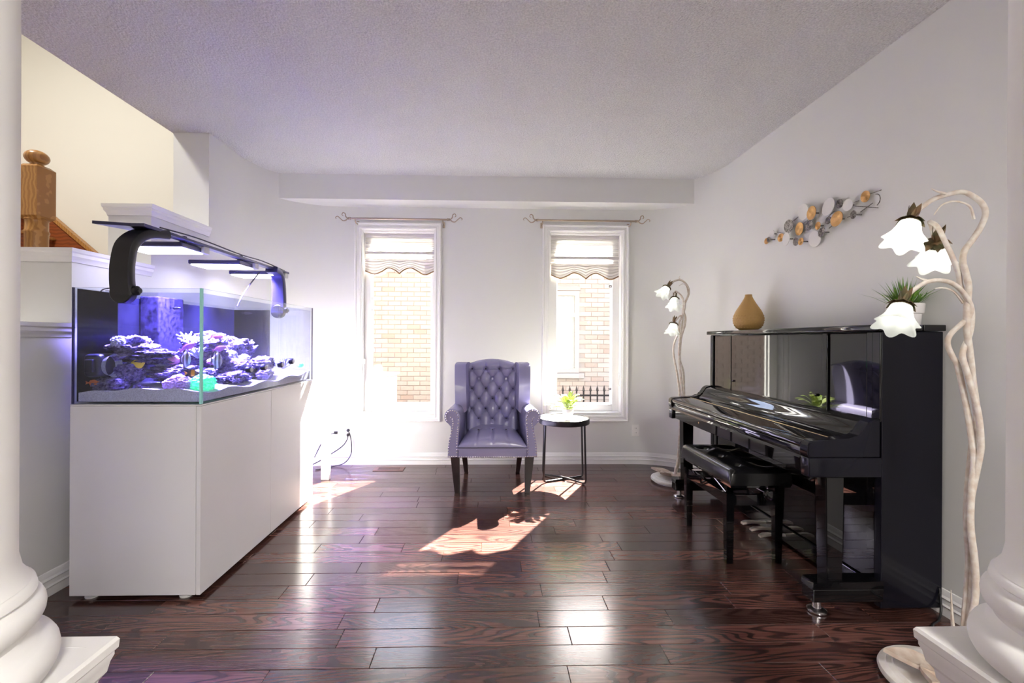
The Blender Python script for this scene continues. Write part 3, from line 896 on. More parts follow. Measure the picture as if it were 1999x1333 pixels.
# sand bed
bm = B()
def sand_top(x, y): return 0.972 + 0.010 * math.sin(7 * x + 3 * y) + 0.008 * math.sin(19 * y) + 0.004 * math.sin(33 * x)
xs0, xs1, ys0, ys1 = TX0 + 0.018, TX1 - 0.014, TY0 + 0.015, TY1 - 0.022
g = sheet(bm, lambda u, v: (xs0 + u * (xs1 - xs0), ys0 + v * (ys1 - ys0), sand_top(xs0 + u * (xs1 - xs0), ys0 + v * (ys1 - ys0))), 40, 80)
border = [e for e in bm.edges if e.is_boundary]
ext = bmesh.ops.extrude_edge_only(bm, edges=border)
for v in ext['geom']:
    if isinstance(v, bmesh.types.BMVert): v.co.z = TZ0 + 0.0115
sd_ = obj('sand_bed', bm, M['sand'], loc=(-1.65, 2.78, TZ0), smooth=40, kind='stuff', label='pale aragonite sand bed along the aquarium floor')

def rock(cx, cy, cz, sx, sy, sz, label, m='rock', seed=0, ledge=0.0):
    bm = B()
    vs = ball(bm, (0, 0, 0), 1.0, 5)
    off = Vector((seed * 3.1, seed * 1.7, seed * 5.3))
    for v in vs:
        p = v.co.normalized()
        d = 1.0 + 0.30 * noise.noise(p * 1.6 + off) + 0.20 * noise.noise(p * 4.2 + off) + 0.12 * noise.noise(p * 10 + off) + 0.07 * noise.noise(p * 22 + off)
        if ledge: d *= 1 + ledge * (0.5 + 0.5 * math.sin(p.z * 9 + 2 * noise.noise(p * 2 + off))) - ledge * 0.5
        v.co = Vector((p.x * d * sx + cx, p.y * d * sy + cy, p.z * d * sz + cz))
    o = obj('live_rock', bm, M[m], loc=(cx, cy, cz - sz), smooth=80)
    tag(o, label, 'rock', 'live rocks in the aquarium')
    return o
rock(-1.82, 2.33, 1.165, 0.085, 0.10, 0.062, 'broad plate-shaped rock beside the overflow box', 'rock', 1, 0.25)
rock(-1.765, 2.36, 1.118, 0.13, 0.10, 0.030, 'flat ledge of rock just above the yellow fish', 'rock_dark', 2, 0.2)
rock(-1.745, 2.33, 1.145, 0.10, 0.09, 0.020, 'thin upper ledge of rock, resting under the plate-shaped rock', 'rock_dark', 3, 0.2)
rock(-1.80, 2.27, 1.045, 0.065, 0.06, 0.050, 'rounded rock left of and below the yellow fish', 'rock', 4)
rock(-1.87, 2.24, 0.995, 0.06, 0.07, 0.035, 'low rock behind the orange-red fish', 'rock', 5)
rock(-1.80, 2.205, 0.998, 0.045, 0.04, 0.036, 'knobbly rock in front of the sand beside the orange-red fish', 'rock', 6)
rock(-1.62, 2.37, 1.045, 0.135, 0.11, 0.034, 'long sloping rock shelf below the pink coral', 'rock', 7, 0.15)
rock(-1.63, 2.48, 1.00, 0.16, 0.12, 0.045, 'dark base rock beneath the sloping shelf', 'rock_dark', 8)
rock(-1.72, 2.72, 1.10, 0.13, 0.16, 0.085, 'tall middle rock heaped behind the shelf', 'rock', 9)
rock(-1.66, 2.62, 1.190, 0.10, 0.10, 0.045, 'jagged upper rock topping the heap, behind the pink fish', 'rock', 10, 0.1)
rock(-1.70, 2.98, 1.15, 0.12, 0.13, 0.080, 'pale jagged rock near the dark end film', 'rock', 11)
rock(-1.80, 2.90, 1.22, 0.08, 0.12, 0.045, 'highest jagged rock against the wall-side film', 'rock', 12)
rock(-1.58, 2.78, 1.03, 0.10, 0.12, 0.060, 'rock slope facing the side pane behind the black magnets', 'rock', 13)
rock(-1.55, 3.02, 1.05, 0.09, 0.11, 0.050, 'arched rock toward the far end of the tank', 'rock', 14)
rock(-1.47, 2.62, 0.995, 0.06, 0.09, 0.035, 'low flat rock on the sand by the side pane', 'rock', 15)
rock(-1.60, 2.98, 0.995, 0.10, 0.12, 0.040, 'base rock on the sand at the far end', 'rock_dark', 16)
rock(-1.70, 2.21, 0.975, 0.030, 0.03, 0.022, 'small pale rubble rock lying on the front sand', 'rock', 17)
rock(-1.46, 2.93, 0.99, 0.05, 0.06, 0.035, 'small rounded rock below the far black magnets', 'rock', 18)

def coral(cx, cy, cz, r, label, m, seed, sub=4, flat=0.75, knob=0.16, freq=9):
    bm = B()
    vs = ball(bm, (0, 0, 0), 1.0, sub)
    off = Vector((seed * 2.3, seed, seed * 4.1))
    for v in vs:
        p = v.co.normalized()
        d = 1.0 + 0.12 * noise.noise(p * 2 + off) + knob * noise.noise(p * freq + off)
        v.co = Vector((p.x * d * r + cx, p.y * d * r + cy, p.z * d * r * flat + cz))
    o = obj('coral', bm, M[m], loc=(cx, cy, cz - r * flat), smooth=80)
    tag(o, label, 'coral', 'corals in the aquarium')
coral(-1.525, 2.225, 0.995, 0.062, 'purple domed coral in front, on the sand', 'coral_purple', 1, 5)
coral(-1.435, 2.265, 1.000, 0.058, 'bright green coral cluster at the front glass corner', 'coral_green', 2, 5, 0.65, 0.25, 5)
coral(-1.645, 2.36, 1.107, 0.028, 'pink ball coral on the sloping shelf', 'coral_pink', 3)
coral(-1.700, 2.36, 1.095, 0.034, 'pale tufted coral beside the yellow fish', 'coral_pale', 4)
coral(-1.535, 2.50, 1.095, 0.024, 'small pink coral beside the second striped fish', 'coral_pink', 5)
coral(-1.615, 2.82, 1.115, 0.036, 'pale bubble coral on the rock slope', 'coral_pale', 6, 4, 0.9, 0.3, 5)
coral(-1.555, 2.86, 1.095, 0.032, 'pale bubble coral just beside the end film', 'coral_pale', 7, 4, 0.9, 0.3, 5)
coral(-1.395, 3.31, 1.030, 0.024, 'tiny green coral at the far end of the tank', 'coral_green', 8)
coral(-1.83, 2.24, 1.20, 0.028, 'whitish feathery coral above the plate-shaped rock', 'coral_pale', 9, 4, 1.0, 0.4, 6)
def branching(cx, cy, cz, n, ln, label, seed):
    rr = random.Random(seed)
    bm = B()
    for k in range(n):
        a, e = rr.uniform(0, 6.28), rr.uniform(0.5, 1.3)
        d = Vector((math.cos(a) * math.cos(e), math.sin(a) * math.cos(e), math.sin(e)))
        p0 = Vector((cx, cy, cz)); p1 = p0 + d * ln * rr.uniform(0.6, 1)
        mid = p0.lerp(p1, 0.5) + Vector((rr.uniform(-1, 1), rr.uniform(-1, 1), 0)) * ln * 0.12
        tube(bm, [p0, mid, p1], [0.007, 0.006, 0.004], 6)
    o = obj('branching_coral', bm, M['coral_pale'], loc=(cx, cy, cz), smooth=60)
    tag(o, label, 'coral', 'corals in the aquarium')
branching(-1.56, 2.42, 1.12, 14, 0.07, 'white branching coral by the front glass corner', 1)
branching(-1.68, 2.86, 1.17, 18, 0.085, 'white branching coral on the pale jagged rock', 2)
branching(-1.655, 3.08, 1.14, 14, 0.08, 'white branching coral beside the dark end film', 3)
branching(-1.43, 3.12, 1.02, 14, 0.08, 'white branching coral at the far clear end of the tank', 4)
branching(-1.74, 2.60, 1.20, 16, 0.07, 'white branching coral behind the overflow box', 5)

def fish(x, y, z, ln, hgt, heading, label, m, tilt=0.0):
    """body one surface nose to tail root; fins are its children"""
    bm = B()
    prof = [(0.0, -0.5), (0.25, -0.44), (0.62, -0.32), (0.92, -0.14), (1.0, 0.02), (0.88, 0.18), (0.55, 0.34), (0.26, 0.43), (0.18, 0.48)]
    n_ = 14
    rings = []
    for r, a in prof:
        rings.append([bm.verts.new((-a * ln, math.cos(2 * math.pi * k / n_) * r * hgt * 0.17, math.sin(2 * math.pi * k / n_) * r * hgt * 0.5)) for k in range(n_)])
    for p, q in zip(rings, rings[1:]):
        for k in range(n_):
            bm.faces.new((p[k], p[(k + 1) % n_], q[(k + 1) % n_], q[k]))
    bm.faces.new(rings[-1])
    bmesh.ops.remove_doubles(bm, verts=bm.verts, dist=1e-5)
    o = obj('fish', bm, M[m], smooth=80)
    tag(o, label, 'fish', 'fish in the aquarium')
    def fin(nm, pts):
        b_ = B(); prism(b_, [(a * ln, c_ * hgt) for a, c_ in pts], 'y', -0.0012, 0.0012); f_ = obj(nm, b_, M[m]); f_.parent = o
    fin('tail_fin', [(-0.44, 0.10), (-0.66, 0.34), (-0.60, 0), (-0.66, -0.34), (-0.44, -0.10)])
    fin('dorsal_fin', [(0.20, 0.44), (0.0, 0.62), (-0.28, 0.52), (-0.36, 0.28), (-0.1, 0.42)])
    fin('anal_fin', [(0.0, -0.46), (-0.18, -0.62), (-0.32, -0.46), (-0.34, -0.24), (-0.15, -0.40)])
    for sg in (-1, 1):
        b_ = B(); ball(b_, (0.33 * ln, sg * hgt * 0.115, 0.10 * hgt), 0.035 * ln, 1); e_ = obj('eye', b_, M['fish_dark']); e_.parent = o
    o.location = (x, y, z); o.rotation_euler = (0, tilt, heading)
fish(-1.752, 2.262, 1.088, 0.075, 0.045, 0.1, 'bright yellow fish under the rock ledge', 'fish_yellow', -0.35)
fish(-1.885, 2.172, 1.008, 0.055, 0.024, 0.1, 'orange-red fish near the front sand', 'fish_orange')
fish(-1.588, 2.39, 1.178, 0.078, 0.036, 0.2, 'purple fish swimming just inside the front pane', 'fish_purple', -0.5)
fish(-1.455, 2.44, 1.168, 0.060, 0.030, 0.3, 'second purple fish added for the refracted image in the side pane', 'fish_purple', -0.3)  # extra fish standing in for the refracted double
fish(-1.508, 2.51, 1.232, 0.058, 0.024, 0.25, 'pink fish above the purple one', 'fish_pink')
fish(-1.540, 2.30, 1.115, 0.045, 0.085, 0.15, 'striped angel-shaped fish behind the front pane', 'fish_stripe')
fish(-1.435, 2.385, 1.106, 0.050, 0.085, 0.5, 'second striped fish added for the refracted image in the side pane', 'fish_stripe')  # front striped fish built again as its refracted double
fish(-1.440, 2.20, 1.052, 0.055, 0.030, 0.3, 'small orange barred fish at the front glass corner', 'fish_clown')
fish(-1.505, 2.24, 1.055, 0.060, 0.036, 3.0, 'black fish beside the orange barred one', 'fish_dark')
fish(-1.70, 2.46, 1.385, 0.045, 0.014, 0.4, 'slim dark fish high in the water beside the overflow box', 'fish_dark')
fish(-1.46, 2.72, 1.375, 0.05, 0.015, 0.5, 'slim dark fish high behind the side pane', 'fish_dark')

# powerhead, magnets, rim pump
t = thing('wave_pump', 'black box-shaped wave pump inside the front glass', 'pump', (-1.875, 2.21, 1.02))
bm = B(); box(bm, -1.921, -1.842, 2.150, 2.26, 1.035, 1.145, 0.018, 4); obj('housing', bm, M['black_plastic'], t, smooth=40)
bm = B(); sheet(bm, lambda u, v: (-1.842 + 0.028 * (1 - v) + 0.02 * v * (1 - v), 2.20 + 0.05 * math.cos(u * 6.283) * (1 - 0.2 * v), 1.088 + 0.056 * math.sin(u * 6.283) * (1 - 0.2 * v)), 20, 3, True)
obj('grille', bm, M['coral_pale'], t, smooth=60)
bm = B(); box(bm, -1.90, -1.86, 2.134, 2.15, 1.06, 1.12, 0.004); obj('magnet', bm, M['black_plastic'], t)
for k, (y, z) in enumerate(((2.51, 1.050), (2.67, 1.053), (2.88, 1.058), (3.035, 1.072))):
    t = thing('magnet_plug', 'black magnet on the side pane, %s' % ('first from the front corner', 'second from the front corner', 'third from the front corner', 'farthest from the front corner')[k], 'magnet', (TX1, y, z), 'black magnets on the side pane')
    obj('body', lathe(B(), [(0, 0), (0.018, 0), (0.019, 0.004), (0.019, 0.022), (0.016, 0.026), (0, 0.026)], aim((TX1 + 0.0003, y, z), (1, 0, 0)), 20), M['black_plastic'], t, smooth=40)
    obj('end_cap', lathe(B(), [(0, 0.0262), (0.014, 0.0262), (0.012, 0.029), (0, 0.029)], aim((TX1 + 0.0003, y, z), (1, 0, 0)), 20), M['clip'], t, smooth=40)
t = thing('top_off_sensor', 'small black sensor clipped to the tank rim by the wall', 'sensor', (-1.90, 2.33, 1.456))
bm = B(); box(bm, -1.925, -1.875, 2.30, 2.37, 1.457, 1.485, 0.008, 3); ball(bm, (-1.90, 2.335, 1.492), 0.022, 2); obj('body', bm, M['black_plastic'], t, smooth=50)
bm = B(); box(bm, -1.935, -1.865, 2.29, 2.38, 1.4565, 1.461, 0.001); obj('base', bm, M['clip'], t)
bm = B(); tube(bm, spline([(-1.925, 2.31, 1.475), (-1.94, 2.28, 1.462), (-1.948, 2.27, 1.43), (-1.95, 2.26, 1.38)]), 0.003, 6); obj('cord', bm, M['cord'], t)

# lighting rig: two arms, a rail and three LED panels
rig = thing('light_rail', 'dark metal rail on two curved arms over the aquarium', 'light mount', (-1.65, 2.78, 1.46))
bm = B(); box(bm, -1.655, -1.605, 2.13, 3.60, 1.738, 1.754, 0.004); obj('rail', bm, M['alu'], rig)
bm = B(); prism(bm, [(-1.80, 2.06), (-1.66, 2.10), (-1.60, 2.10), (-1.60, 2.32), (-1.66, 2.32)], 'z', 1.738, 1.752); obj('end_plate', bm, M['alu'], rig)
def arm(cx, pts, m, label):
    bm = B()
    hw, th = 0.050, 0.022
    P = spline(pts, 6); n_ = len(P); rings = []
    for i, p in enumerate(P):
        d = (P[min(i + 1, n_ - 1)] - P[max(i - 1, 0)]).normalized()
        nn = Vector((0, -d.z, d.y))
        w_ = hw * (1 - 0.12 * i / n_)
        x = cx + p.x
        rings.append([bm.verts.new((x + sx * w_, p.y + nn.y * sy * th, p.z + nn.z * sy * th)) for sx, sy in ((-0.85, -1), (0.85, -1), (1, -0.6), (1, 0.6), (0.85, 1), (-0.85, 1), (-1, 0.6), (-1, -0.6))])
    for p, q in zip(rings, rings[1:]):
        for k in range(8):
            bm.faces.new((p[k], p[(k + 1) % 8], q[(k + 1) % 8], q[k]))
    bm.faces.new(rings[0][::-1]); bm.faces.new(rings[-1])
    return obj('arm', bm, m, rig, smooth=40, label=label)
arm(-1.690, [(0, 2.098, 1.42), (0, 2.090, 1.50), (0, 2.095, 1.58), (0.01, 2.11, 1.66), (0.035, 2.16, 1.715), (0.055, 2.26, 1.736)], M['black_plastic'], None)
arm(-1.620, [(0, 3.452, 1.42), (0, 3.462, 1.50), (0, 3.460, 1.58), (0, 3.45, 1.66), (0, 3.42, 1.715), (0, 3.34, 1.736)], M['alu'], None)
for y, sg in ((2.098, 1), (3.452, -1)):
    cx = -1.69 if sg > 0 else -1.62
    bm = B(); lathe(bm, [(0, -0.021), (0.046, -0.021), (0.050, -0.017), (0.050, 0.017), (0.046, 0.021), (0, 0.021)], aim((cx, y, 1.43), (0, -sg, 0)), 28); obj('clamp', bm, M['black_plastic'], rig, smooth=40)
    bm = B(); lathe(bm, [(0, 0), (0.02, 0), (0.022, 0.004), (0.022, 0.018), (0.016, 0.022), (0, 0.022)], aim((cx + 0.047, y, 1.44), (1, 0, 0)), 16)
    lathe(bm, [(0, 0.02), (0.012, 0.02), (0.012, 0.03), (0, 0.032)], aim((cx + 0.047, y, 1.44), (1, 0, 0)), 12)
    obj('clamp_knob', bm, M['black_plastic'], rig, smooth=40)
for k, y in enumerate((2.39, 2.93, 3.38)):
    t = thing('led_panel', 'slim dark LED panel over the tank, %s' % ('the one next to the thick black arm', 'in the middle of the rail', 'the one above the farther arm')[k], 'aquarium light', (-1.79, y + 0.1, 1.70), 'LED panels over the aquarium')
    bm = B(); box(bm, -1.955, -1.625, y, y + 0.20, 1.705, 1.732, 0.006); obj('housing', bm, M['alu'], t)
    obj('diffuser', box(B(), -1.945, -1.635, y + 0.012, y + 0.188, 1.698, 1.706, 0.003), M['led'], t)
    bm = B(); box(bm, -1.626, -1.605, y + 0.155, y + 0.20, 1.700, 1.738, 0.003); obj('clip', bm, M['clip'], t)
    bm = B(); box(bm, -1.66, -1.63, y + 0.03, y + 0.05, 1.732, 1.768, 0.003); obj('thumb_screw', bm, M['black_plastic'], t)
    lo = lamp_obj('led_light', 'AREA', (-1.735, y + (0.1 if k < 2 else -0.02 + 0.05), 1.690), 44.0 if k < 2 else 15.0, (0.30, 0.24, 1.0), shape='RECTANGLE', size=0.17, size_y=0.16 if k < 2 else 0.03, spread=math.radians(84))
bm = B()
tube(bm, spline([(-1.60, 2.2, 1.757), (-1.61, 2.5, 1.772), (-1.60, 2.9, 1.760), (-1.61, 3.2, 1.77), (-1.62, 3.55, 1.757)], 8), 0.004, 6)
tube(bm, spline([(-1.66, 3.25, 1.70), (-1.69, 3.12, 1.55), (-1.71, 3.06, 1.44)], 6), 0.003, 6)
tube(bm, spline([(-1.67, 3.26, 1.70), (-1.70, 3.13, 1.55), (-1.72, 3.07, 1.44)], 6), 0.003, 6)
obj('cable', bm, M['cord'], rig)

# ================================================================== WINGBACK CHAIR
KX = 0.022
ch = thing('wingback_chair', 'grey leather wingback chair, violet light cast in its colour, with button-tufted back, between the two windows', 'armchair', (KX, 3.82, 0))
BR, BC = 0.088, 0.123
ZB = 0.96
def tuft(x, z):
    q = (z - ZB) / BR
    p = x / BC
    if q > 0:
        h_ = abs(math.cos(math.pi * p)) ** 0.5
        h_ = h_ * min(1, 0.25 + q)
        near = [(i + 0.5, 0) for i in range(-2, 2)]
    else:
        qq = max(q, -5.0)
        a, b_ = p + qq / 2, p - qq / 2
        h_ = (abs(math.cos(math.pi * a)) * abs(math.cos(math.pi * b_))) ** 0.42
        if q < -5: h_ = abs(math.cos(math.pi * (p + 0.5))) ** 0.5 if False else max(h_, 0.4)
        near = []
    d = h_ * 0.030
    k = round(max(-5, min(0, q)))
    for kk in (k - 1, k, k + 1):
        if -5 <= kk <= 0:
            for i in range(-2, 3):
                px_ = i + (0.5 if kk % 2 == 0 else 0)
                if abs(px_) > 1.6: continue
                dx, dz = (p - px_) * BC, (q - kk) * BR
                d -= 0.036 * math.exp(-(dx * dx + dz * dz) / (0.017 ** 2))
    return d
HWB = 0.232
def ztop(x): return 1.047 - 0.048 * (x / HWB) ** 2
def back_y(z): return 3.945 + (z - 0.45) * 0.13
def back_pt(u, v):
    x = (u * 2 - 1) * HWB
    z = 0.43 + v * (ztop(x) - 0.43)
    e = max(0.0, (abs(u * 2 - 1) - 0.86) / 0.14)
    ev = max(0.0, (v - 0.90) / 0.10)
    fall = 0.05 * (1 - math.sqrt(max(0, 1 - e * e))) + 0.055 * (1 - math.sqrt(max(0, 1 - ev * ev)))
    y = back_y(z) - tuft(x, z) * (1 - e) * (1 - ev * 0.8) + fall
    return (KX + x, y, z)
bm = B()
g = sheet(bm, back_pt, 150, 190)
bd = [e for e in bm.edges if e.is_boundary]
r_ = bmesh.ops.extrude_edge_only(bm, edges=bd)
nv = [v for v in r_['geom'] if isinstance(v, bmesh.types.BMVert)]
for v in nv:
    v.co.y = back_y(v.co.z) + 0.115
bmesh.ops.contextual_create(bm, geom=[e for e in bm.edges if e.is_boundary])
obj('backrest', bm, M['leather'], ch, smooth=50)
bt = B(); lathe(bt, [(0, -0.004), (0.0085, -0.003), (0.0085, 0.001), (0.006, 0.004), (0, 0.005)], Matrix.Identity(4), 12)
bme = bpy.data.meshes.new('button'); bmesh.ops.recalc_face_normals(bt, faces=bt.faces); bt.to_mesh(bme); bt.free(); bme.materials.append(M['piping'])
bme.polygons.foreach_set('use_smooth', [True] * len(bme.polygons))
def button(x, y, z, rx):
    o = bpy.data.objects.new('button', bme); COL.objects.link(o); o.parent = ch
    o.location = Vector((x, y, z)) - ORG[ch.name]; o.rotation_euler = (rx, 0, 0)
for k in range(6):
    for i in range(-2, 2 + (k % 2)):
        px_ = i + 0.5 if k % 2 == 0 else i
        if abs(px_) > 1.6: continue
        x, z = px_ * BC, ZB - k * BR
        button(KX + x, back_y(z) + 0.026, z, math.radians(90))
# wings
for sg in (-1, 1):
    bm = B()
    out = spline([(3.815, 0.60), (3.800, 0.70), (3.815, 0.82), (3.850, 0.93), (3.900, 1.000), (3.965, 1.022), (4.045, 1.018), (4.085, 0.98), (4.06, 0.80), (4.02, 0.60)], 5)
    prism(bm, [(p.x, p.y) for p in [Vector((a.x, a.y, 0)) for a in [Vector((q[0], q[1], 0)) for q in out]]], 'x', KX + sg * 0.222, KX + sg * 0.318, 0.042, 5)
    for v in bm.verts:
        v.co.x += sg * 0.012 * max(0, (v.co.z - 0.7) / 0.3) - sg * 0.03 * max(0, (v.co.y - 3.9) / 0.15)
    obj('wing', bm, M['leather'], ch, smooth=50)
    bm = B(); tube(bm, [(KX + sg * (0.3065 + 0.012 * max(0, (q[1] - 0.7) / 0.3)), q[0] + 0.012 * (1 if q[1] < 0.99 else 0.3), q[1] - 0.012 * max(0, min(1, (q[1] - 0.9) / 0.1))) for q in out[2:-14]], 0.004, 6)
    obj('piping', bm, M['piping'], ch, smooth=60)
bm = B(); box(bm, KX - 0.275, KX + 0.275, 4.02, 4.075, 0.30, 0.90, 0.012, 2); obj('back_frame', bm, M['leather'], ch, smooth=40)
# rolled arms
arm_sec = [(0.275, 0.29), (0.272, 0.42), (0.262, 0.53), (0.258, 0.60)]
cxr, czr, rr_ = 0.322, 0.612, 0.062
arm_sec += [(cxr + rr_ * math.cos(a), czr + rr_ * math.sin(a)) for a in [math.radians(170 - i * 18) for i in range(14)]]
arm_sec += [(0.322, 0.540), (0.330, 0.49), (0.345, 0.42), (0.353, 0.36), (0.355, 0.29)]
for sg in (-1, 1):
    bm = B()
    prism(bm, [(KX + sg * a, z) for a, z in arm_sec], 'y', 3.532, 4.03, 0.008, 3, scale1=0.90, ctr=(KX, 0))
    obj('armrest', bm, M['leather'], ch, smooth=45)
# seat
def seat_pt(u, v):
    yy = 3.528 + v * 0.44
    hw = 0.276 - 0.045 * v
    uu = u * 2 - 1
    x = uu * hw
    f = min(1.0, v / 0.55)
    dome = (1 - abs(uu) ** 2.4) ** 0.5 * (0.30 + 0.70 * (1 - (1 - f) ** 2) ** 0.5)
    z = 0.368 + 0.112 * dome * (1 if v > 0.001 else 0.3)
    for k in (-0.46, 0.0, 0.46):
        if v < 0.52:
            z -= 0.010 * math.exp(-((uu - k) / 0.035) ** 2) * min(1, v * 8 + 0.4)
        z -= 0.014 * math.exp(-(((uu - k) * hw) ** 2 + (yy - 3.757) ** 2) / (0.016 ** 2))
    return (KX + x, yy, z)
bm = B()
sheet(bm, seat_pt, 90, 60)
bd = [e for e in bm.edges if e.is_boundary]
r_ = bmesh.ops.extrude_edge_only(bm, edges=bd)
for v in r_['geom']:
    if isinstance(v, bmesh.types.BMVert): v.co.z = 0.35
bmesh.ops.contextual_create(bm, geom=[e for e in bm.edges if e.is_boundary])
obj('seat_cushion', bm, M['leather'], ch, smooth=50)
for k in (-0.46, 0, 0.46):
    button(KX + k * 0.253, 3.757, 0.466, 0)
bm = B(); tube(bm, [(KX - 0.276, 3.527, 0.368), (KX + 0.276, 3.527, 0.368)], 0.004, 8); obj('piping', bm, M['piping'], ch, smooth=60)
bm = B(); box(bm, KX - 0.272, KX + 0.272, 3.534, 4.05, 0.287, 0.366, 0.008, 3); obj('seat_rail', bm, M['leather'], ch, smooth=40)
# rows of nailheads along the front rail and round the arm fronts
nh = B()
def nailhead(x, z, y=3.531):
    lathe(nh, [(0.0058, 0), (0.0045, 0.003), (0, 0.0045)], aim((x, y, z), (0, -1, 0)), 7)
for i in range(30):
    nailhead(KX - 0.262 + i * 0.524 / 29, 0.294, 3.534)
for sg in (-1, 1):
    inner = spline([(0.282, 0.30, 0), (0.281, 0.42, 0), (0.274, 0.53, 0), (0.272, 0.61, 0), (0.290, 0.648, 0), (0.322, 0.662, 0), (0.357, 0.648, 0), (0.370, 0.612, 0), (0.360, 0.582, 0)], 6)
    outer = spline([(0.347, 0.30, 0), (0.346, 0.36, 0), (0.338, 0.42, 0), (0.324, 0.49, 0), (0.313, 0.55, 0), (0.316, 0.59, 0), (0.332, 0.61, 0)], 6)
    for path in (inner, outer):
        acc = 0.0; last = path[0]; nailhead(KX + sg * last.x, last.y)
        for p in path[1:]:
            acc += (p - last).length; last = p
            if acc > 0.0165:
                nailhead(KX + sg * p.x, p.y); acc = 0
    for i in range(4):
        nailhead(KX + sg * (0.288 + i * 0.0165), 0.298)
obj('nailhead_trim', nh, M['nail'], ch, smooth=60, kind='stuff', label='rows of pewter nailheads')
for sg in (-1, 1):
    bm = B(); frustum(bm, (KX + sg * 0.298, 3.585, 0.29), 0.070, (KX + sg * 0.280, 3.575, 0), 0.040, 0.003); obj('leg', bm, M['espresso'], ch)
    bm = B(); frustum(bm, (KX + sg * 0.262, 4.03, 0.29), 0.055, (KX + sg * 0.236, 4.12, 0), 0.036, 0.003); obj('leg', bm, M['espresso'], ch)

# ================================================================== SIDE TABLE AND FERN
sx, sy = 0.648, 3.885
st = thing('side_table', 'round side table with white top and thin black crossed legs beside the wingback chair', 'side table', (sx, sy, 0))
obj('tray_rim', lathe(B(), [(0.219, 0.502), (0.221, 0.505), (0.221, 0.546), (0.218, 0.548), (0.215, 0.546), (0.215, 0.533), (0.0, 0.533), (0, 0.528), (0.20, 0.522), (0.21, 0.502)], T(sx, sy, 0), 64, False), M['black_steel'], st, smooth=40)
obj('tabletop', lathe(B(), [(0, 0.533), (0.2148, 0.533), (0.2148, 0.538), (0, 0.538)], T(sx, sy, 0), 64), M['marble'], st)
for (ax, ay), dz in (((-0.185, -0.085), 0.0), ((0.165, -0.140), 0.013)):
    a = Vector((sx + ax, sy + ay, 0)); b_ = Vector((sx - ax, sy - ay, 0))
    ta = Vector((sx + ax * 0.93, sy + ay * 0.93, 0.512)); tb = Vector((sx - ax * 0.93, sy - ay * 0.93, 0.512))
    z0 = 0.0095 + dz * 0
    pts = [ta, a + Vector((0, 0, 0.04)), a.lerp(b_, 0.012) + Vector((0, 0, 0.018)), a.lerp(b_, 0.05) + Vector((0, 0, 0.0095)),
           a.lerp(b_, 0.45) + Vector((0, 0, 0.0095 + dz)), a.lerp(b_, 0.55) + Vector((0, 0, 0.0095 + dz)), a.lerp(b_, 0.95) + Vector((0, 0, 0.0095)), a.lerp(b_, 0.988) + Vector((0, 0, 0.018)), b_ + Vector((0, 0, 0.04)), tb]
    bm = B(); tube(bm, pts, 0.0085, 10); obj('leg', bm, M['black_steel'], st, smooth=50)
    for q in (ta, tb):
        bm = B(); ball(bm, (q.x, q.y, 0.512), 0.012, 2); obj('fixing', bm, M['black_steel'], st, smooth=60)

px_, py_, pz_ = 0.668, 3.80, 0.5385
pt = thing('potted_fern', 'pale green fern in a small white pot on the round side table', 'potted plant', (px_, py_, pz_))
obj('pot', lathe(B(), [(0, 0), (0.032, 0), (0.034, 0.003), (0.040, 0.03), (0.046, 0.062), (0.0475, 0.092), (0.0465, 0.098), (0.043, 0.097), (0.043, 0.085), (0, 0.085)], T(px_, py_, pz_), 32), M['pot'], pt, smooth=40)
obj('soil', lathe(B(), [(0, 0.0855), (0.0425, 0.0855), (0.03, 0.090), (0, 0.092)], T(px_, py_, pz_), 20), M['soil'], pt)
rr = random.Random(5)
def frond(base, dirx, diry, ln, rise):
    bm = B()
    n_ = 16
    pts = []
    for i in range(n_ + 1):
        s_ = i / n_
        pts.append(Vector((base[0] + dirx * ln * s_, base[1] + diry * ln * s_, base[2] + rise * (1.9 * s_ - 1.15 * s_ * s_))))
    tube(bm, pts, [0.0018, 0.0008], 4)
    side = Vector((-diry, dirx, 0))
    for i in range(3, n_):
        s_ = i / n_
        w_ = 0.030 * math.sin(math.pi * min(1, s_ * 0.9 + 0.08)) ** 0.8
        d = (pts[i + 1] - pts[i - 1]).normalized()
        for sg in (-1, 1):
            a = pts[i]; tip = a + side * sg * w_ + d * 0.012 + Vector((0, 0, 0.004))
            v = [bm.verts.new(q) for q in (a - d * 0.0022, a + side * sg * w_ * 0.5 - d * 0.0015 + Vector((0, 0, 0.003)), tip, a + side * sg * w_ * 0.5 + d * 0.0085 + Vector((0, 0, 0.003)), a + d * 0.0045)]
            bm.faces.new(v)
    return bm
specs = [(-1.0, -0.1, 0.215, 0.055), (-0.95, -0.35, 0.17, 0.04), (-0.8, 0.2, 0.18, 0.09), (1, -0.15, 0.17, 0.075), (0.9, -0.4, 0.14, 0.05), (0.75, 0.4, 0.16, 0.12), (0.55, -0.5, 0.13, 0.11), (-0.5, -0.6, 0.13, 0.10), (-0.45, 0.3, 0.14, 0.15), (-0.25, -0.3, 0.10, 0.16), (0.3, -0.2, 0.10, 0.175), (0.45, 0.3, 0.12, 0.15), (0.05, -0.6, 0.10, 0.12), (-0.65, -0.1, 0.16, 0.12), (0.6, 0.1, 0.15, 0.11), (-0.1, 0.5, 0.12, 0.15), (0.15, 0.1, 0.05, 0.19), (-0.7, 0.5, 0.16, 0.06), (0.85, 0.15, 0.175, 0.04), (-0.35, -0.7, 0.12, 0.06), (0.5, -0.75, 0.11, 0.05), (-0.6, -0.35, 0.13, 0.14)]
for a, b_, ln, rs in specs:
    l_ = math.hypot(a, b_)
    obj('frond', frond((px_ + a * 0.008, py_ + b_ * 0.008, pz_ + 0.088), a / l_, b_ / l_, ln * 0.95, rs), M['fern'], pt)

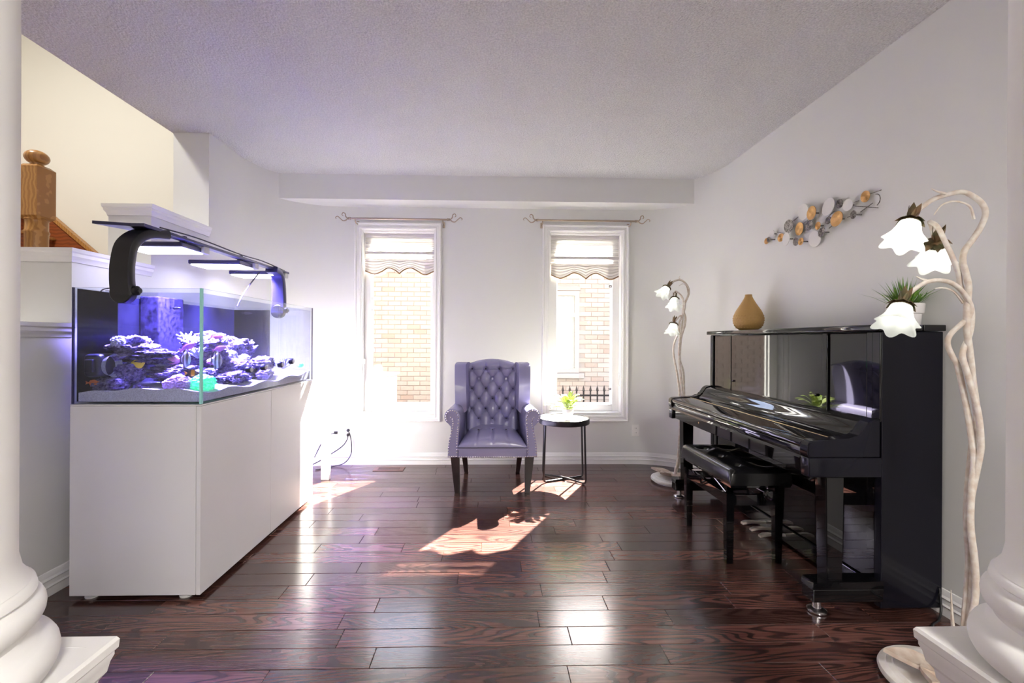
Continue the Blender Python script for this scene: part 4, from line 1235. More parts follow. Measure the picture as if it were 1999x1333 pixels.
# ================================================================== PIANO
PY0, PY1 = 1.945, 3.49
PB, PF = 2.030, 1.742
pi_ = thing('upright_piano', 'glossy black upright piano with closed keyboard lid against the wall', 'piano', (1.75, 2.72, 0))
PX = M['piano']
for nm, a, b_ in (('side_panel', PY0, PY0 + 0.038), ('side_panel', PY1 - 0.038, PY1)):
    obj(nm, box(B(), PF + 0.008, PB, a, b_, 0.03, 1.268, 0.003), M['piano_satin'], pi_)
# lid in two leaves
obj('lid', box(B(), PF - 0.022, 1.925, PY0 - 0.014, PY1 + 0.014, 1.270, 1.298, 0.006, 3), PX, pi_, smooth=30)
obj('lid', box(B(), 1.927, PB, PY0 - 0.014, PY1 + 0.014, 1.270, 1.298, 0.004, 3), PX, pi_, smooth=30)
# upper front: three panels between stiles
fx = PF + 0.012
for a, b_ in ((PY0 + 0.085, 2.262), (2.300, 3.195), (3.206, PY1 - 0.045)):
    obj('front_panel', box(B(), fx, fx + 0.02, a, b_, 0.862, 1.262, 0.0025), PX, pi_)
for a, b_, pr in ((PY0 + 0.002, PY0 + 0.045, 0.012), (PY0 + 0.050, PY0 + 0.082, 0.004), (2.264, 2.298, 0.010), (PY1 - 0.043, PY1 - 0.002, 0.010)):
    obj('stile', box(B(), fx - pr, fx + 0.02, a, b_, 0.862, 1.266, 0.003), PX, pi_)
obj('back_frame', box(B(), 1.80, PB - 0.004, PY0 + 0.04, PY1 - 0.04, 0.10, 1.266), M['slot'], pi_)
for y, z in ((3.165, 0.935), (2.345, 0.935)):
    bm = B(); lathe(bm, [(0, 0), (0.007, 0.002), (0.008, 0.008), (0.005, 0.012), (0, 0.013)], aim((fx - 0.0, y, z), (-1, 0, 0)), 14)
    obj('panel_knob', bm, PX, pi_, smooth=50)
# cheeks
ck = [(1.418, 0.706), (1.412, 0.72), (1.412, 0.755), (1.420, 0.772), (1.436, 0.779)] + [(1.60, 0.790)] + [(q.x, q.y) for q in spline([(1.628, 0.796, 0), (1.652, 0.812, 0), (1.672, 0.840, 0), (1.690, 0.862, 0), (1.715, 0.872, 0)], 4)] + [(1.742, 0.873), (1.742, 0.706)]
for a, b_ in ((PY0 - 0.002, PY0 + 0.052), (PY1 - 0.052, PY1 + 0.002)):
    bm = B(); prism(bm, ck, 'y', a, b_, 0.004, 3); obj('cheek', bm, M['piano_satin'] if a < 2.5 else PX, pi_, smooth=40)
    bm = B(); box(bm, 1.416, 1.748, a - 0.003, b_ + 0.002, 0.616, 0.704, 0.006, 3); obj('key_bed_end', bm, M['piano_satin'] if a < 2.5 else PX, pi_, smooth=30)
# key bed, key slip, lid of the keyboard
yk0, yk1 = PY0 + 0.054, PY1 - 0.054
obj('key_bed', box(B(), 1.432, 1.75, yk0, yk1, 0.622, 0.695, 0.005, 2), PX, pi_)
obj('key_slip', box(B(), 1.420, 1.46, yk0 + 0.001, yk1 - 0.001, 0.697, 0.742, 0.005, 3), PX, pi_, smooth=30)
bm = B(); prism(bm, [(1.414, 0.690), (1.432, 0.690), (1.432, 0.702), (1.420, 0.702)], 'y', yk0, yk1, 0.001, 1); obj('front_rail_strip', bm, PX, pi_)
fb = [(1.419, 0.745), (1.417, 0.758), (1.423, 0.768), (1.436, 0.773), (1.555, 0.781), (1.555, 0.762), (1.44, 0.748)]
bm = B(); prism(bm, fb, 'y', yk0 + 0.001, yk1 - 0.001, 0.001, 1); obj('fallboard', bm, PX, pi_, smooth=40)
up_ = [(1.568, 0.781)] + [(q.x, q.y) for q in spline([(1.60, 0.783, 0), (1.632, 0.792, 0), (1.656, 0.812, 0), (1.676, 0.840, 0), (1.690, 0.856, 0), (1.712, 0.864, 0)], 5)] + [(1.748, 0.864), (1.748, 0.76), (1.568, 0.76)]
bm = B(); prism(bm, up_, 'y', yk0 + 0.001, yk1 - 0.001, 0.0015, 1); obj('fallboard_rear', bm, PX, pi_, smooth=40)
obj('hinge_strip', box(B(), 1.556, 1.567, yk0 + 0.001, yk1 - 0.001, 0.764, 0.7825, 0.001, 1), M['brass'], pi_, label='long brass hinge strip')
bm = B(); lathe(bm, [(0, 0), (0.007, 0), (0.007, 0.002), (0.004, 0.003), (0, 0.003)], aim((1.4325, 3.02, 0.66), (-1, 0, 0)), 14); obj('lock', bm, M['brass'], pi_)
# legs on toe blocks with casters
for yc in (PY0 + 0.037, PY1 - 0.037):
    bm = B(); frustum(bm, (1.540, yc, 0.616), (0.082, 0.070), (1.543, yc, 0.15), (0.070, 0.064), 0.003); obj('leg', bm, PX, pi_)
    bm = B(); box(bm, 1.44, 1.76, yc - 0.040, yc + 0.036, 0.060, 0.118, 0.004); prism(bm, [(1.435, 0.118), (1.442, 0.148), (1.60, 0.152), (1.76, 0.152), (1.76, 0.118)], 'y', yc - 0.042, yc + 0.038, 0.003); obj('toe_block', bm, PX, pi_)
    bm = B(); lathe(bm, [(0, 0), (0.036, 0), (0.040, 0.004), (0.040, 0.010), (0.030, 0.016), (0.018, 0.020), (0.017, 0.058), (0, 0.058)], T(1.485, yc, 0), 24); obj('caster', bm, M['nail'], pi_, smooth=40)
obj('bottom_panel', box(B(), PF + 0.02, PF + 0.04, PY0 + 0.085, PY1 - 0.085, 0.125, 0.612, 0.003), PX, pi_)
for a, b_ in ((PY0 + 0.040, PY0 + 0.083), (PY1 - 0.083, PY1 - 0.040)):
    obj('stile', box(B(), PF + 0.012, PF + 0.04, a, b_, 0.118, 0.612, 0.003), PX, pi_)
obj('bottom_rail', box(B(), PF + 0.012, PB - 0.01, PY0 + 0.04, PY1 - 0.04, 0.03, 0.118, 0.003), PX, pi_)
for y in (2.785, 2.690, 2.600):
    bm = B()
    pts = [(1.765, y, 0.072), (1.70, y, 0.074), (1.66, y, 0.078), (1.625, y, 0.076), (1.60, y, 0.068)]
    wd = [0.007, 0.008, 0.014, 0.018, 0.013]
    R_ = []
    for (x, yy, z), w_ in zip(pts, wd):
        R_.append([bm.verts.new(q) for q in ((x, yy - w_, z - 0.006), (x, yy + w_, z - 0.006), (x, yy + w_ * 0.85, z + 0.006), (x, yy - w_ * 0.85, z + 0.006))])
    for p, q in zip(R_, R_[1:]):
        for k in range(4): bm.faces.new((p[k], p[(k + 1) % 4], q[(k + 1) % 4], q[k]))
    bm.faces.new(R_[0]); bm.faces.new(R_[-1])
    obj('pedal', bm, M['pedal'], pi_, smooth=60)

# ================================================================== PIANO BENCH
bx0, bx1, by0, by1 = 1.288, 1.625, 2.350, 2.965
bn = thing('piano_bench', 'black button-tufted leather piano bench in front of the piano', 'bench', ((bx0 + bx1) / 2, (by0 + by1) / 2, 0))
bbt = [(bx0 + (bx1 - bx0) * a, by0 + (by1 - by0) * b_) for a in (0.28, 0.72) for b_ in (0.2, 0.5, 0.8)]
def cush(u, v):
    x, y = bx0 + u * (bx1 - bx0), by0 + v * (by1 - by0)
    eu = max(0, (abs(u - 0.5) - 0.40) / 0.10); ev = max(0, (abs(v - 0.5) - 0.44) / 0.06)
    z = 0.532 - 0.022 * (1 - math.sqrt(max(0, 1 - min(1, eu) ** 2))) - 0.022 * (1 - math.sqrt(max(0, 1 - min(1, ev) ** 2))) + 0.006 * math.sin(math.pi * u) * math.sin(math.pi * v)
    for qx, qy in bbt:
        d2 = (x - qx) ** 2 + (y - qy) ** 2
        z -= 0.028 * math.exp(-d2 / 0.034 ** 2)
    return (x, y, z)
bm = B(); sheet(bm, cush, 50, 90)
bd = [e for e in bm.edges if e.is_boundary]
r_ = bmesh.ops.extrude_edge_only(bm, edges=bd)
for v in r_['geom']:
    if isinstance(v, bmesh.types.BMVert): v.co.z = 0.447
bmesh.ops.contextual_create(bm, geom=[e for e in bm.edges if e.is_boundary])
obj('cushion', bm, M['black_leather'], bn, smooth=50)
for qx, qy in bbt:
    bm = B(); lathe(bm, [(0, 0), (0.010, 0), (0.009, 0.004), (0, 0.006)], T(qx, qy, 0.506), 12); obj('button', bm, M['black_leather'], bn, smooth=60)
obj('seat_board', box(B(), bx0 + 0.003, bx1 - 0.003, by0 + 0.003, by1 - 0.003, 0.434, 0.4465, 0.002), PX, bn)
lx0, lx1, ly0, ly1 = bx0 + 0.008, bx1 - 0.012, 2.402, 2.945
for x in (lx0, lx1 - 0.046):
    for y in (ly0, ly1 - 0.046):
        bm = B(); frustum(bm, (x + 0.023, y + 0.023, 0.385), 0.046, (x + 0.023, y + 0.023, 0), 0.036, 0.003); obj('leg', bm, PX, bn)
for x in (lx0 + 0.008, lx1 - 0.036):
    obj('apron', box(B(), x, x + 0.028, ly0 + 0.04, ly1 - 0.04, 0.318, 0.378, 0.002), PX, bn)
for y in (ly0 + 0.008, ly1 - 0.036):
    obj('apron', box(B(), lx0 + 0.04, lx1 - 0.04, y, y + 0.028, 0.318, 0.378, 0.002), PX, bn)
for y in (by0 + 0.012, by1 - 0.012):
    sg = -1 if y < 2.6 else 1
    bm = B(); tube(bm, [(1.487, y, 0.405), (1.487, y + sg * 0.03, 0.405)], 0.007, 8)
    lathe(bm, [(0, 0), (0.026, 0), (0.031, 0.006), (0.031, 0.022), (0.024, 0.030), (0, 0.033)], aim((1.487, y + sg * 0.02, 0.405), (0, sg, 0)), 20); obj('adjusting_knob', bm, PX, bn, smooth=40)
bm = B()
for x in (lx0 + 0.03, lx1 - 0.03):
    tube(bm, [(x, ly0 + 0.05, 0.372), (x, 2.66, 0.44)], 0.006, 8); tube(bm, [(x, ly1 - 0.05, 0.372), (x, 2.66, 0.44)], 0.006, 8)
tube(bm, [(1.487, by0 + 0.012, 0.405), (1.487, by1 - 0.012, 0.405)], 0.005, 8)
obj('lift_mechanism', bm, M['nail'], bn, smooth=50)

# ================================================================== FLORAL FLOOR LAMPS
def leaf_mesh(ln, wd, curl, thick=0.0015):
    """pointed leaf from the origin along +X, curling upwards"""
    bm = B()
    n_ = 8
    def pt(i, side, top):
        s_ = i / n_
        w_ = wd * math.sin(math.pi * (0.08 + 0.92 * s_) ** 0.8) * (1 if s_ < 0.99 else 0.05)
        return (ln * s_, side * w_, curl * s_ * s_ + abs(side) * w_ * 0.35 + (thick if top else 0))
    rows = {}
    for top in (0, 1):
        for i in range(n_ + 1):
            for sd2 in (-1, 0, 1):
                rows[(top, i, sd2)] = bm.verts.new(pt(i, sd2, top))
    for top in (0, 1):
        for i in range(n_):
            for a in (-1, 0):
                bm.faces.new((rows[(top, i, a)], rows[(top, i, a + 1)], rows[(top, i + 1, a + 1)], rows[(top, i + 1, a)]))
    for i in range(n_):
        for a in (-1, 1):
            bm.faces.new((rows[(0, i, a)], rows[(0, i + 1, a)], rows[(1, i + 1, a)], rows[(1, i, a)]))
    return bm

def mesh_of(bm, name, m, smooth=60):
    bmesh.ops.recalc_face_normals(bm, faces=bm.faces)
    me = bpy.data.meshes.new(name); bm.to_mesh(me); bm.free(); me.materials.append(m)
    me.polygons.foreach_set('use_smooth', [True] * len(me.polygons)); me.set_sharp_from_angle(angle=math.radians(smooth))
    return me
LEAF_UP = mesh_of(leaf_mesh(0.080, 0.017, 0.020), 'leaf', M['bronze_leaf'])
LEAF_DN = mesh_of(leaf_mesh(0.036, 0.016, -0.018), 'leaf', M['bronze_leaf'])
LEAF_BASE = mesh_of(leaf_mesh(0.185, 0.055, 0.030, 0.014), 'base_leaf', M['petal_leaf'])

SH_N = 60
def shade_mesh():
    """tulip: narrow collar, six flared petals"""
    bm = B()
    def f(u, v):
        a = u * 2 * math.pi
        pet = math.cos(6 * a)
        pp = max(0.0, 0.5 + 0.5 * pet)
        r = 0.0355 + 0.020 * v ** 0.75 + 0.012 * v ** 4 + 0.016 * pp * v ** 5 + 0.003 * pet * v
        z = -0.096 * v - 0.014 * pp * v ** 8
        return (r * math.cos(a), r * math.sin(a), z)
    g0 = sheet(bm, f, SH_N, 18, True)
    bmesh.ops.solidify(bm, geom=bm.faces[:], thickness=0.0025)
    return bm
SHADE = mesh_of(shade_mesh(), 'shade', M['shade'])
COLLAR = mesh_of(lathe(B(), [(0.012, 0.016), (0.020, 0.014), (0.036, 0.002), (0.038, -0.006), (0.034, -0.010), (0.0, -0.010), (0, 0.016)], None, 24), 'collar', M['bronze_leaf'])
BULB = mesh_of(lathe(B(), [(0, 0), (0.010, -0.002), (0.012, -0.02), (0.020, -0.045), (0.020, -0.058), (0.012, -0.070), (0, -0.073)], None, 16), 'bulb', M['bulb'])

def child(name, me, parent, mtx):
    o = bpy.data.objects.new(name, me); COL.objects.link(o); o.parent = parent
    o.matrix_local = mtx
    return o

def floor_lamp(label, base, stems, shades, watt, sprig=None):
    bx, by = base
    L_ = thing('floor_lamp', label, 'floor lamp', (bx, by, 0))
    obj('base', lathe(B(), [(0, 0), (0.172, 0), (0.172, 0.012), (0.190, 0.014), (0.192, 0.022), (0.188, 0.032), (0.170, 0.034), (0.166, 0.038), (0.150, 0.039), (0.146, 0.043), (0.10, 0.044), (0.05, 0.05), (0, 0.052)], T(bx, by, 0), 64), M['lamp_white'], L_, smooth=40)
    for k in range(4):
        a = math.radians(162 + k * 50)
        child('base_leaf', LEAF_BASE, L_, T(0.01 * math.cos(a), 0.01 * math.sin(a), 0.046) @ Matrix.Rotation(a, 4, 'Z') @ Matrix.Rotation(-0.12, 4, 'Y'))
    for pts, rad in stems:
        bm = B(); tube(bm, spline(pts, 5), rad, 10); obj('stem', bm, M['lamp_cream'], L_, smooth=60)
    for pts in (sprig or []):
        n_ = len(pts)
        bm = B(); tube(bm, spline(pts, 5), [0.008 if pts[0][2] > 0.5 else 0.019, 0.0015], 8, 0.6); obj('tendril', bm, M['lamp_cream'], L_, smooth=60)
    for (cpos, opos) in shades:
        d = (Vector(opos) - Vector(cpos)).normalized()
        mtx = T(*(Vector(cpos) - Vector((bx, by, 0)))) @ (-d).to_track_quat('Z', 'Y').to_matrix().to_4x4() @ Matrix.Scale(0.82, 4)
        sh = child('shade', SHADE, L_, mtx)
        child('collar', COLLAR, sh, Matrix.Identity(4))
        child('bulb', BULB, sh, T(0, 0, -0.014))
        for k in range(8):
            a = k * math.pi / 4
            child('leaf', LEAF_DN, sh, Matrix.Rotation(a, 4, 'Z') @ T(0.018, 0, 0.010))
        for k in range(5):
            a = k * math.pi * 0.4 + 0.4
            child('leaf', LEAF_UP, sh, Matrix.Rotation(a, 4, 'Z') @ T(0.006, 0, 0.012) @ Matrix.Rotation(-1.12, 4, 'Y'))
        lp = Vector(cpos) + d * 0.068
        lamp_obj('lamp_bulb_light', 'POINT', lp, watt, (1.0, 0.95, 0.86), shadow_soft_size=0.022)
    return L_

NA = [(1.706, 0.313), (1.71, 0.446), (1.7, 0.579), (1.708, 0.703), (1.721, 0.817), (1.73, 0.897), (1.737, 0.96), (1.716, 1.083), (1.7, 1.172), (1.681, 1.262), (1.672, 1.326), (1.673, 1.409), (1.66, 1.458), (1.647, 1.501), (1.654, 1.541), (1.685, 1.579), (1.72, 1.625), (1.744, 1.674), (1.739, 1.712), (1.709, 1.742), (1.679, 1.756), (1.638, 1.75), (1.579, 1.731), (1.538, 1.704), (1.51, 1.685), (1.49, 1.66)]
NB = [(1.703, 0.313), (1.704, 0.447), (1.688, 0.579), (1.697, 0.703), (1.713, 0.817), (1.715, 0.872), (1.705, 0.978), (1.676, 1.1), (1.665, 1.163), (1.676, 1.194), (1.702, 1.237), (1.718, 1.286), (1.716, 1.344), (1.686, 1.394), (1.664, 1.425), (1.65, 1.461), (1.621, 1.515), (1.583, 1.583), (1.559, 1.625)]
NC = [(1.697, 0.313), (1.695, 0.447), (1.681, 0.579), (1.69, 0.703), (1.706, 0.801), (1.707, 0.872), (1.698, 0.978), (1.669, 1.129), (1.65, 1.168), (1.628, 1.213), (1.631, 1.248), (1.661, 1.284), (1.679, 1.308), (1.681, 1.344), (1.653, 1.389), (1.612, 1.425), (1.565, 1.437), (1.519, 1.427), (1.479, 1.393), (1.457, 1.364)]
FA = [(1.655, 0.172), (1.699, 0.44), (1.698, 0.731), (1.692, 0.946), (1.66, 1.053), (1.664, 1.21), (1.675, 1.286), (1.695, 1.358), (1.699, 1.425), (1.683, 1.474), (1.692, 1.51), (1.698, 1.559), (1.73, 1.631), (1.729, 1.684), (1.702, 1.729), (1.661, 1.756), (1.611, 1.746), (1.575, 1.724), (1.548, 1.696)]
FB = [(1.646, 0.172), (1.677, 0.44), (1.675, 0.731), (1.661, 0.91), (1.646, 1.067), (1.65, 1.21), (1.663, 1.299), (1.681, 1.38), (1.683, 1.474), (1.685, 1.559), (1.666, 1.608), (1.63, 1.643)]
FC = [(1.637, 0.172), (1.654, 0.48), (1.653, 0.731), (1.643, 0.883), (1.604, 1.111), (1.614, 1.21), (1.645, 1.299), (1.649, 1.389), (1.674, 1.438), (1.649, 1.438), (1.622, 1.406), (1.604, 1.379)]
def lift(pts, y, amp, ph, base, tail=None, y_end=None):
    """stems twist round one another in depth while keeping their run"""
    n_ = len(pts)
    out = [(base[0] + 0.01, base[1], 0.045), (base[0] + (pts[0][0] - base[0]) * 0.55, base[1] + (y - base[1]) * 0.5, 0.11)]
    for i, (x, z) in enumerate(pts):
        k = i / (n_ - 1)
        yy = y + amp * math.sin(ph + k * 9)
        if y_end is not None and k > 0.7: yy += (y_end - y) * (k - 0.7) / 0.3
        out.append((x, yy, z))
    return out + (tail or [])
NBASE, FBASE = (1.61, 1.52), (1.60, 3.83)
floor_lamp('cream floral lamp with three tulip shades, in front of the upright piano', NBASE,
    [(lift(NA, 1.53, 0.018, 0, NBASE), [0.0118, 0.0078]),
     (lift(NB, 1.53, 0.018, 2.1, NBASE, [(1.562, 1.545, 1.648), (1.578, 1.556, 1.638), (1.600, 1.567, 1.600)], 1.535), [0.0108, 0.0072]),
     (lift(NC, 1.53, 0.018, 4.2, NBASE), [0.0108, 0.0068])],
    [((1.474, 1.53, 1.640), (1.422, 1.51, 1.542)), ((1.615, 1.575, 1.576), (1.655, 1.630, 1.508)), ((1.440, 1.525, 1.346), (1.389, 1.50, 1.257))], 0.07,
    [[(1.705, 1.53, 1.655), (1.690, 1.53, 1.70), (1.640, 1.53, 1.718), (1.590, 1.53, 1.705), (1.560, 1.53, 1.668)],
     [(1.668, 1.53, 1.36), (1.635, 1.53, 1.398), (1.60, 1.53, 1.412), (1.565, 1.53, 1.41)],
     [(1.60, 1.53, 1.745), (1.57, 1.53, 1.752), (1.55, 1.53, 1.762)],
     [(1.535, 1.53, 1.437), (1.515, 1.53, 1.443), (1.497, 1.53, 1.452)],
     [(1.66, 1.56, 0.06), (1.668, 1.555, 0.14), (1.655, 1.55, 0.24), (1.650, 1.55, 0.335)]])
floor_lamp('cream floral lamp with three tulip shades, in the rounded corner beyond the piano', FBASE,
    [(lift(FA, 3.85, 0.012, 0, FBASE), [0.0115, 0.0075]), (lift(FB, 3.85, 0.012, 2.1, FBASE, [(1.605, 3.83, 1.65), (1.588, 3.80, 1.625), (1.580, 3.79, 1.60)]), [0.011, 0.007]), (lift(FC, 3.85, 0.012, 4.2, FBASE), [0.0105, 0.0065])],
    [((1.539, 3.85, 1.684), (1.472, 3.83, 1.60)), ((1.580, 3.785, 1.580), (1.550, 3.73, 1.492)), ((1.600, 3.85, 1.368), (1.566, 3.82, 1.256))], 0.07,
    [[(1.725, 3.85, 1.64), (1.71, 3.85, 1.70), (1.68, 3.85, 1.72), (1.645, 3.85, 1.70)], [(1.67, 3.85, 1.44), (1.655, 3.85, 1.40), (1.66, 3.85, 1.36)], [(1.66, 3.85, 1.757), (1.645, 3.85, 1.77), (1.655, 3.85, 1.79)]])

# ================================================================== ON THE PIANO
vx, vy, vz = 1.880, 3.20, 1.2985
va = thing('vase', 'mustard teardrop vase with embossed band on the piano lid', 'vase', (vx, vy, vz))
vp = [(0, 0), (0.046, 0), (0.052, 0.003), (0.075, 0.016), (0.094, 0.042), (0.101, 0.075), (0.098, 0.105), (0.085, 0.140), (0.066, 0.172), (0.046, 0.205), (0.030, 0.235), (0.0235, 0.252), (0.0235, 0.262), (0.020, 0.263), (0.018, 0.252), (0.018, 0.20), (0, 0.20)]
vp = [(q.x, q.y) for q in spline([(a, b_, 0) for a, b_ in vp[1:13]], 3)]
obj('body', lathe(B(), [(0, 0)] + vp + [(0.020, 0.263), (0.018, 0.252), (0.018, 0.20), (0, 0.20)], T(vx, vy, vz), 48), M['vase'], va, smooth=50)
bm = B()
def vr(z):
    for (r0_, z0_), (r1_, z1_) in zip(vp, vp[1:]):
        if z0_ <= z <= z1_ and z1_ > z0_: return r0_ + (r1_ - r0_) * (z - z0_) / (z1_ - z0_)
    return 0.05
for k in range(6):
    z = 0.022 + k * 0.017
    for i in range(26):
        a = (i + 0.5 * (k % 2)) * 2 * math.pi / 26
        r = vr(z) + 0.0002
        p = [(r * math.cos(a + da), r * math.sin(a + da), z + dz) for da, dz in ((-0.09, 0), (0, 0.0065), (0.09, 0), (0, -0.0065))]
        rm = vr(z) + 0.0028
        v = [bm.verts.new((vx + x, vy + y, vz + zz)) for x, y, zz in p] + [bm.verts.new((vx + rm * math.cos(a), vy + rm * math.sin(a), vz + z))]
        for q in range(4): bm.faces.new((v[q], v[(q + 1) % 4], v[4]))
obj('embossed_band', bm, M['vase'], va, kind='stuff')
gx, gy, gz = 1.945, 2.045, 1.2985
gp = thing('potted_grass', 'spiky green grass plant in a white stepped pot on the piano lid', 'potted plant', (gx, gy, gz))
obj('pot', lathe(B(), [(0, 0), (0.056, 0), (0.058, 0.003), (0.062, 0.052), (0.068, 0.055), (0.070, 0.060), (0.073, 0.098), (0.071, 0.101), (0.066, 0.10), (0.066, 0.09), (0, 0.09)], T(gx, gy, gz), 40), M['pot'], gp, smooth=35)
obj('soil', lathe(B(), [(0, 0.0905), (0.0655, 0.0905), (0, 0.097)], T(gx, gy, gz), 20), M['soil'], gp)
bm = B(); rr = random.Random(9)
for k in range(150):
    a = rr.uniform(0, 6.283); sp = rr.random() ** 0.7
    ln = rr.uniform(0.09, 0.155) * (1.0 if sp < 0.8 else 1.1)
    b0 = Vector((gx + 0.045 * sp * math.cos(a), gy + 0.045 * sp * math.sin(a), gz + 0.09))
    lean = sp * 1.0 + rr.uniform(-0.1, 0.15)
    d = Vector((math.cos(a) * math.sin(lean), math.sin(a) * math.sin(lean), math.cos(lean)))
    sd2 = Vector((-math.sin(a), math.cos(a), 0)) * rr.uniform(0.0025, 0.0045)
    tip = b0 + d * ln; tip.z -= 0.02 * sp
    if tip.x > XR - 0.012: tip.x = XR - 0.012
    mid = b0 + d * ln * 0.5
    mid.x = min(mid.x, XR - 0.016)
    v = [bm.verts.new(q) for q in (b0 - sd2, b0 + sd2, mid + sd2 * 0.8, tip, mid - sd2 * 0.8)]
    bm.faces.new(v)
obj('foliage', bm, M['grass'], gp, kind='stuff')

# ================================================================== WALL ART
wa = thing('wall_art', 'metal wall sculpture of gold, silver and white discs above the piano', 'wall art', (XR, 2.7, 1.95))
DISCS = [(3.217, 1.956, 0.0222, 'g'), (3.137, 1.991, 0.0271, 'w'), (3.154, 1.953, 0.019, 's'), (3.056, 1.945, 0.029, 'g'), (2.957, 1.999, 0.0434, 's'), (2.964, 1.915, 0.0435, 'w'), (2.87, 1.96, 0.0421, 'g'), (2.886, 1.88, 0.0274, 's'), (2.821, 1.866, 0.0243, 'g'), (2.781, 1.96, 0.0326, 's'), (2.817, 2.055, 0.051, 'w'), (2.728, 2.023, 0.0424, 'g'), (2.73, 1.862, 0.0494, 'w'), (2.688, 1.933, 0.0241, 'g'), (2.641, 1.882, 0.0296, 's'), (2.62, 2.029, 0.052, 'w'), (2.604, 1.944, 0.0225, 's'), (2.525, 1.931, 0.0436, 'g'), (2.534, 2.021, 0.0271, 'd'), (2.459, 1.991, 0.0318, 'w'), (2.406, 1.922, 0.0228, 's'), (2.356, 2.006, 0.0305, 'g')]
dm = {'g': (M['gold'], 'gold ridged disc'), 's': (M['silver'], 'silver hammered disc'), 'd': (M['silver_dark'], 'dark hammered disc'), 'w': (M['disc_white'], 'smooth white disc')}
rr = random.Random(3)
for k, (y, z, r, kd) in enumerate(DISCS):
    x = XR - 0.022 - 0.012 * (k % 3)
    nrm = Vector((-1, rr.uniform(-0.12, 0.12), rr.uniform(-0.10, 0.10)))
    bm = B()
    mx_ = aim((x, y, z), nrm)
    if kd == 'w':
        lathe(bm, [(0, -0.002), (r, 0.0), (r, 0.003), (r * 0.97, 0.0035), (0, 0.001)], mx_, 40)
    else:
        # radial ridges pressed into a shallow dish
        n_ = 48
        rings = []
        for rad, zz, am in ((r, -0.0005, 0), (r, 0.0025, 0), (r * 0.8, 0.0025, 0.0014), (r * 0.4, 0.001, 0.0008), (r * 0.08, 0.0, 0)):
            rings.append([bm.verts.new(mx_ @ Vector((rad * math.cos(2 * math.pi * i / n_), rad * math.sin(2 * math.pi * i / n_), zz + (am if i % 2 else -am)))) for i in range(n_)])
        for p, q in zip(rings, rings[1:]):
            for i in range(n_): bm.faces.new((p[i], p[(i + 1) % n_], q[(i + 1) % n_], q[i]))
        bm.faces.new(rings[0][::-1]); bm.faces.new(rings[-1])
    obj('disc', bm, dm[kd][0], wa, smooth=35, label=dm[kd][1])
    bm = B(); tube(bm, [(x + 0.002, y, z), (XR - 0.0005, y, z)], 0.004, 6); obj('peg', bm, M['silver_dark'], wa)
TW = [((3.101, 1.993), (3.01, 1.963)), ((2.933, 2.03), (2.888, 2.043)), ((2.837, 1.984), (2.782, 2.004)), ((2.624, 1.972), (2.579, 1.992)), ((2.62, 1.9), (2.59, 1.913)), ((2.482, 1.929), (2.444, 1.927)), ((2.434, 1.999), (2.403, 1.998)), ((2.329, 2.012), (2.263, 2.01)), ((2.393, 1.933), (2.314, 1.958)), ((2.429, 1.976), (2.281, 1.923))]
for (a, b_), (c_, d_) in TW:
    bm = B(); tube(bm, [(XR - 0.018, a, b_), (XR - 0.018, c_, d_)], 0.0022, 6); obj('rod', bm, M['silver_dark'], wa)
bm = B(); tube(bm, [(XR - 0.018, 2.295 - 0.026 * math.cos(q), 1.968 + 0.030 * math.sin(q)) for q in [(-1.3 + i * 2.9 / 12) for i in range(13)]], [0.001, 0.003, 0.001] if False else 0.0025, 6); obj('crescent', bm, M['silver_dark'], wa, smooth=60)

# ================================================================== OUTLETS, CORDS, REGISTER, WHITE TABLE
def outlet(x, z, label, w_=0.075):
    t = thing('wall_outlet', label, 'outlet', (x, YB, z))
    obj('plate', box(B(), x - w_ / 2, x + w_ / 2, YB - 0.006, YB - 0.0003, z - 0.058, z + 0.058, 0.003), M['plate'], t)
    for dz in (-0.022, 0.022):
        bm = B(); box(bm, x - 0.016, x + 0.016, YB - 0.0085, YB - 0.005, z + dz - 0.014, z + dz + 0.014, 0.004, 3); obj('receptacle', bm, M['plate'], t)
        bm = B(); box(bm, x - 0.007, x - 0.005, YB - 0.0092, YB - 0.008, z + dz - 0.004, z + dz + 0.006); box(bm, x + 0.005, x + 0.007, YB - 0.0092, YB - 0.008, z + dz - 0.004, z + dz + 0.006)
        obj('slot', bm, M['slot'], t, kind='stuff')
outlet(-1.378, 0.315, 'white wall outlet holding two black plugs, below the window by the aquarium')
outlet(-1.492, 0.318, 'white wall outlet half hidden by the white table behind the cabinet')
outlet(1.447, 0.331, 'white wall outlet with nothing plugged in, below the window by the piano')
def plug_cord(z, pts, label):
    t = thing('power_cord', label, 'power cord', (-1.376, YB - 0.02, z))
    bm = B(); lathe(bm, [(0, 0), (0.015, 0.001), (0.016, 0.012), (0.010, 0.022), (0.006, 0.034), (0, 0.034)], aim((-1.378, YB - 0.0095, z), (0, -1, -0.05)), 14); obj('plug', bm, M['cord'], t, smooth=50)
    bm = B(); tube(bm, spline(pts, 8), 0.0045, 8); obj('cable', bm, M['cord'], t, smooth=60)
plug_cord(0.337, [(-1.378, YB - 0.042, 0.335), (-1.35, YB - 0.055, 0.31), (-1.335, YB - 0.05, 0.22), (-1.34, YB - 0.05, 0.11), (-1.40, YB - 0.06, 0.030), (-1.50, YB - 0.10, 0.006), (-1.62, YB - 0.2, 0.006)], 'black power cord hanging from the upper socket down to the floor')
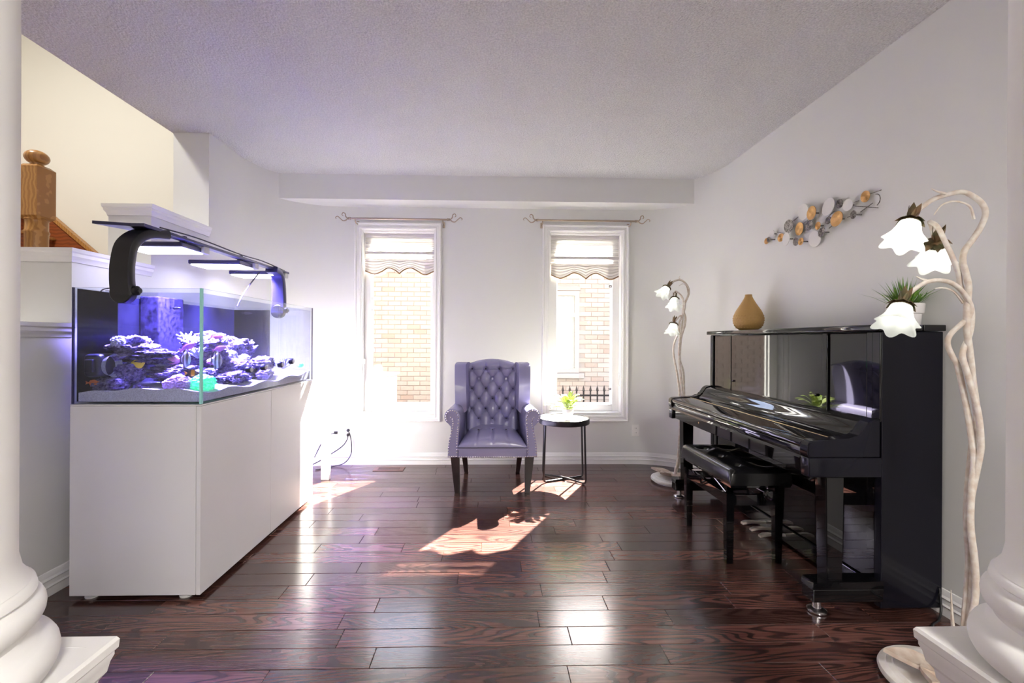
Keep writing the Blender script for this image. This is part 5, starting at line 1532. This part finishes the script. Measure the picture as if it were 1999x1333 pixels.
plug_cord(0.293, [(-1.378, YB - 0.042, 0.291), (-1.37, YB - 0.06, 0.265), (-1.41, YB - 0.07, 0.20), (-1.50, YB - 0.10, 0.135), (-1.62, YB - 0.22, 0.07), (-1.75, YB - 0.3, 0.03)], 'black power cord slanting from the lower socket toward the cabinet')
t = thing('adapter_plug', 'black plug in the outlet beside the white table', 'plug', (-1.50, YB - 0.01, 0.318))
bm = B(); box(bm, -1.512, -1.480, YB - 0.03, YB - 0.0095, 0.302, 0.328, 0.004); tube(bm, spline([(-1.50, YB - 0.028, 0.315), (-1.54, YB - 0.05, 0.30), (-1.60, YB - 0.08, 0.24), (-1.66, YB - 0.12, 0.1)], 5), 0.004, 6); obj('body', bm, M['cord'], t)

t = thing('floor_register', 'brown slotted floor register in the boards below the window', 'floor vent', (-0.945, 4.225, 0))
bm = B(); box(bm, -1.085, -0.805, 4.160, 4.292, 0.0, 0.006, 0.002); obj('frame', bm, M['vent'], t)
obj('slot_shade', box(B(), -1.045, -0.845, 4.196, 4.256, 0.0058, 0.0064), M['slot'], t)  # thin dark sheet standing in for the shade between the louvers
for k in range(17):
    x = -1.045 + k * 0.0125
    obj('louver', box(B(), x - 0.0028, x + 0.0028, 4.194, 4.258, 0.0062, 0.0085), M['vent'], t)

t = thing('white_side_table', 'white square-legged side table standing behind the aquarium cabinet', 'side table', (-1.66, 3.72, 0))
wx = (-1.94, -1.392); wy = (3.50, 3.955)
obj('tabletop', box(B(), wx[0], wx[1], wy[0], wy[1], 0.412, 0.462, 0.002), M['cabinet'], t)
for x in (wx[0] + 0.0, wx[1] - 0.075):
    for y in (wy[0], wy[1] - 0.05):
        obj('leg', box(B(), x + 0.003, x + 0.072, y + 0.002, y + 0.048, 0.0, 0.412, 0.002), M['cabinet'], t)

t = thing('power_cord', 'thin black cord lying on the floor behind the near end of the piano', 'power cord', (1.95, 1.9, 0))
bm = B(); tube(bm, spline([(2.015, 1.943, 0.12), (2.005, 1.925, 0.04), (1.97, 1.90, 0.006), (1.90, 1.86, 0.006), (1.86, 1.80, 0.006), (1.88, 1.74, 0.006), (1.95, 1.72, 0.006), (2.01, 1.76, 0.006)], 8), 0.0045, 8); obj('cable', bm, M['cord'], t, smooth=60)
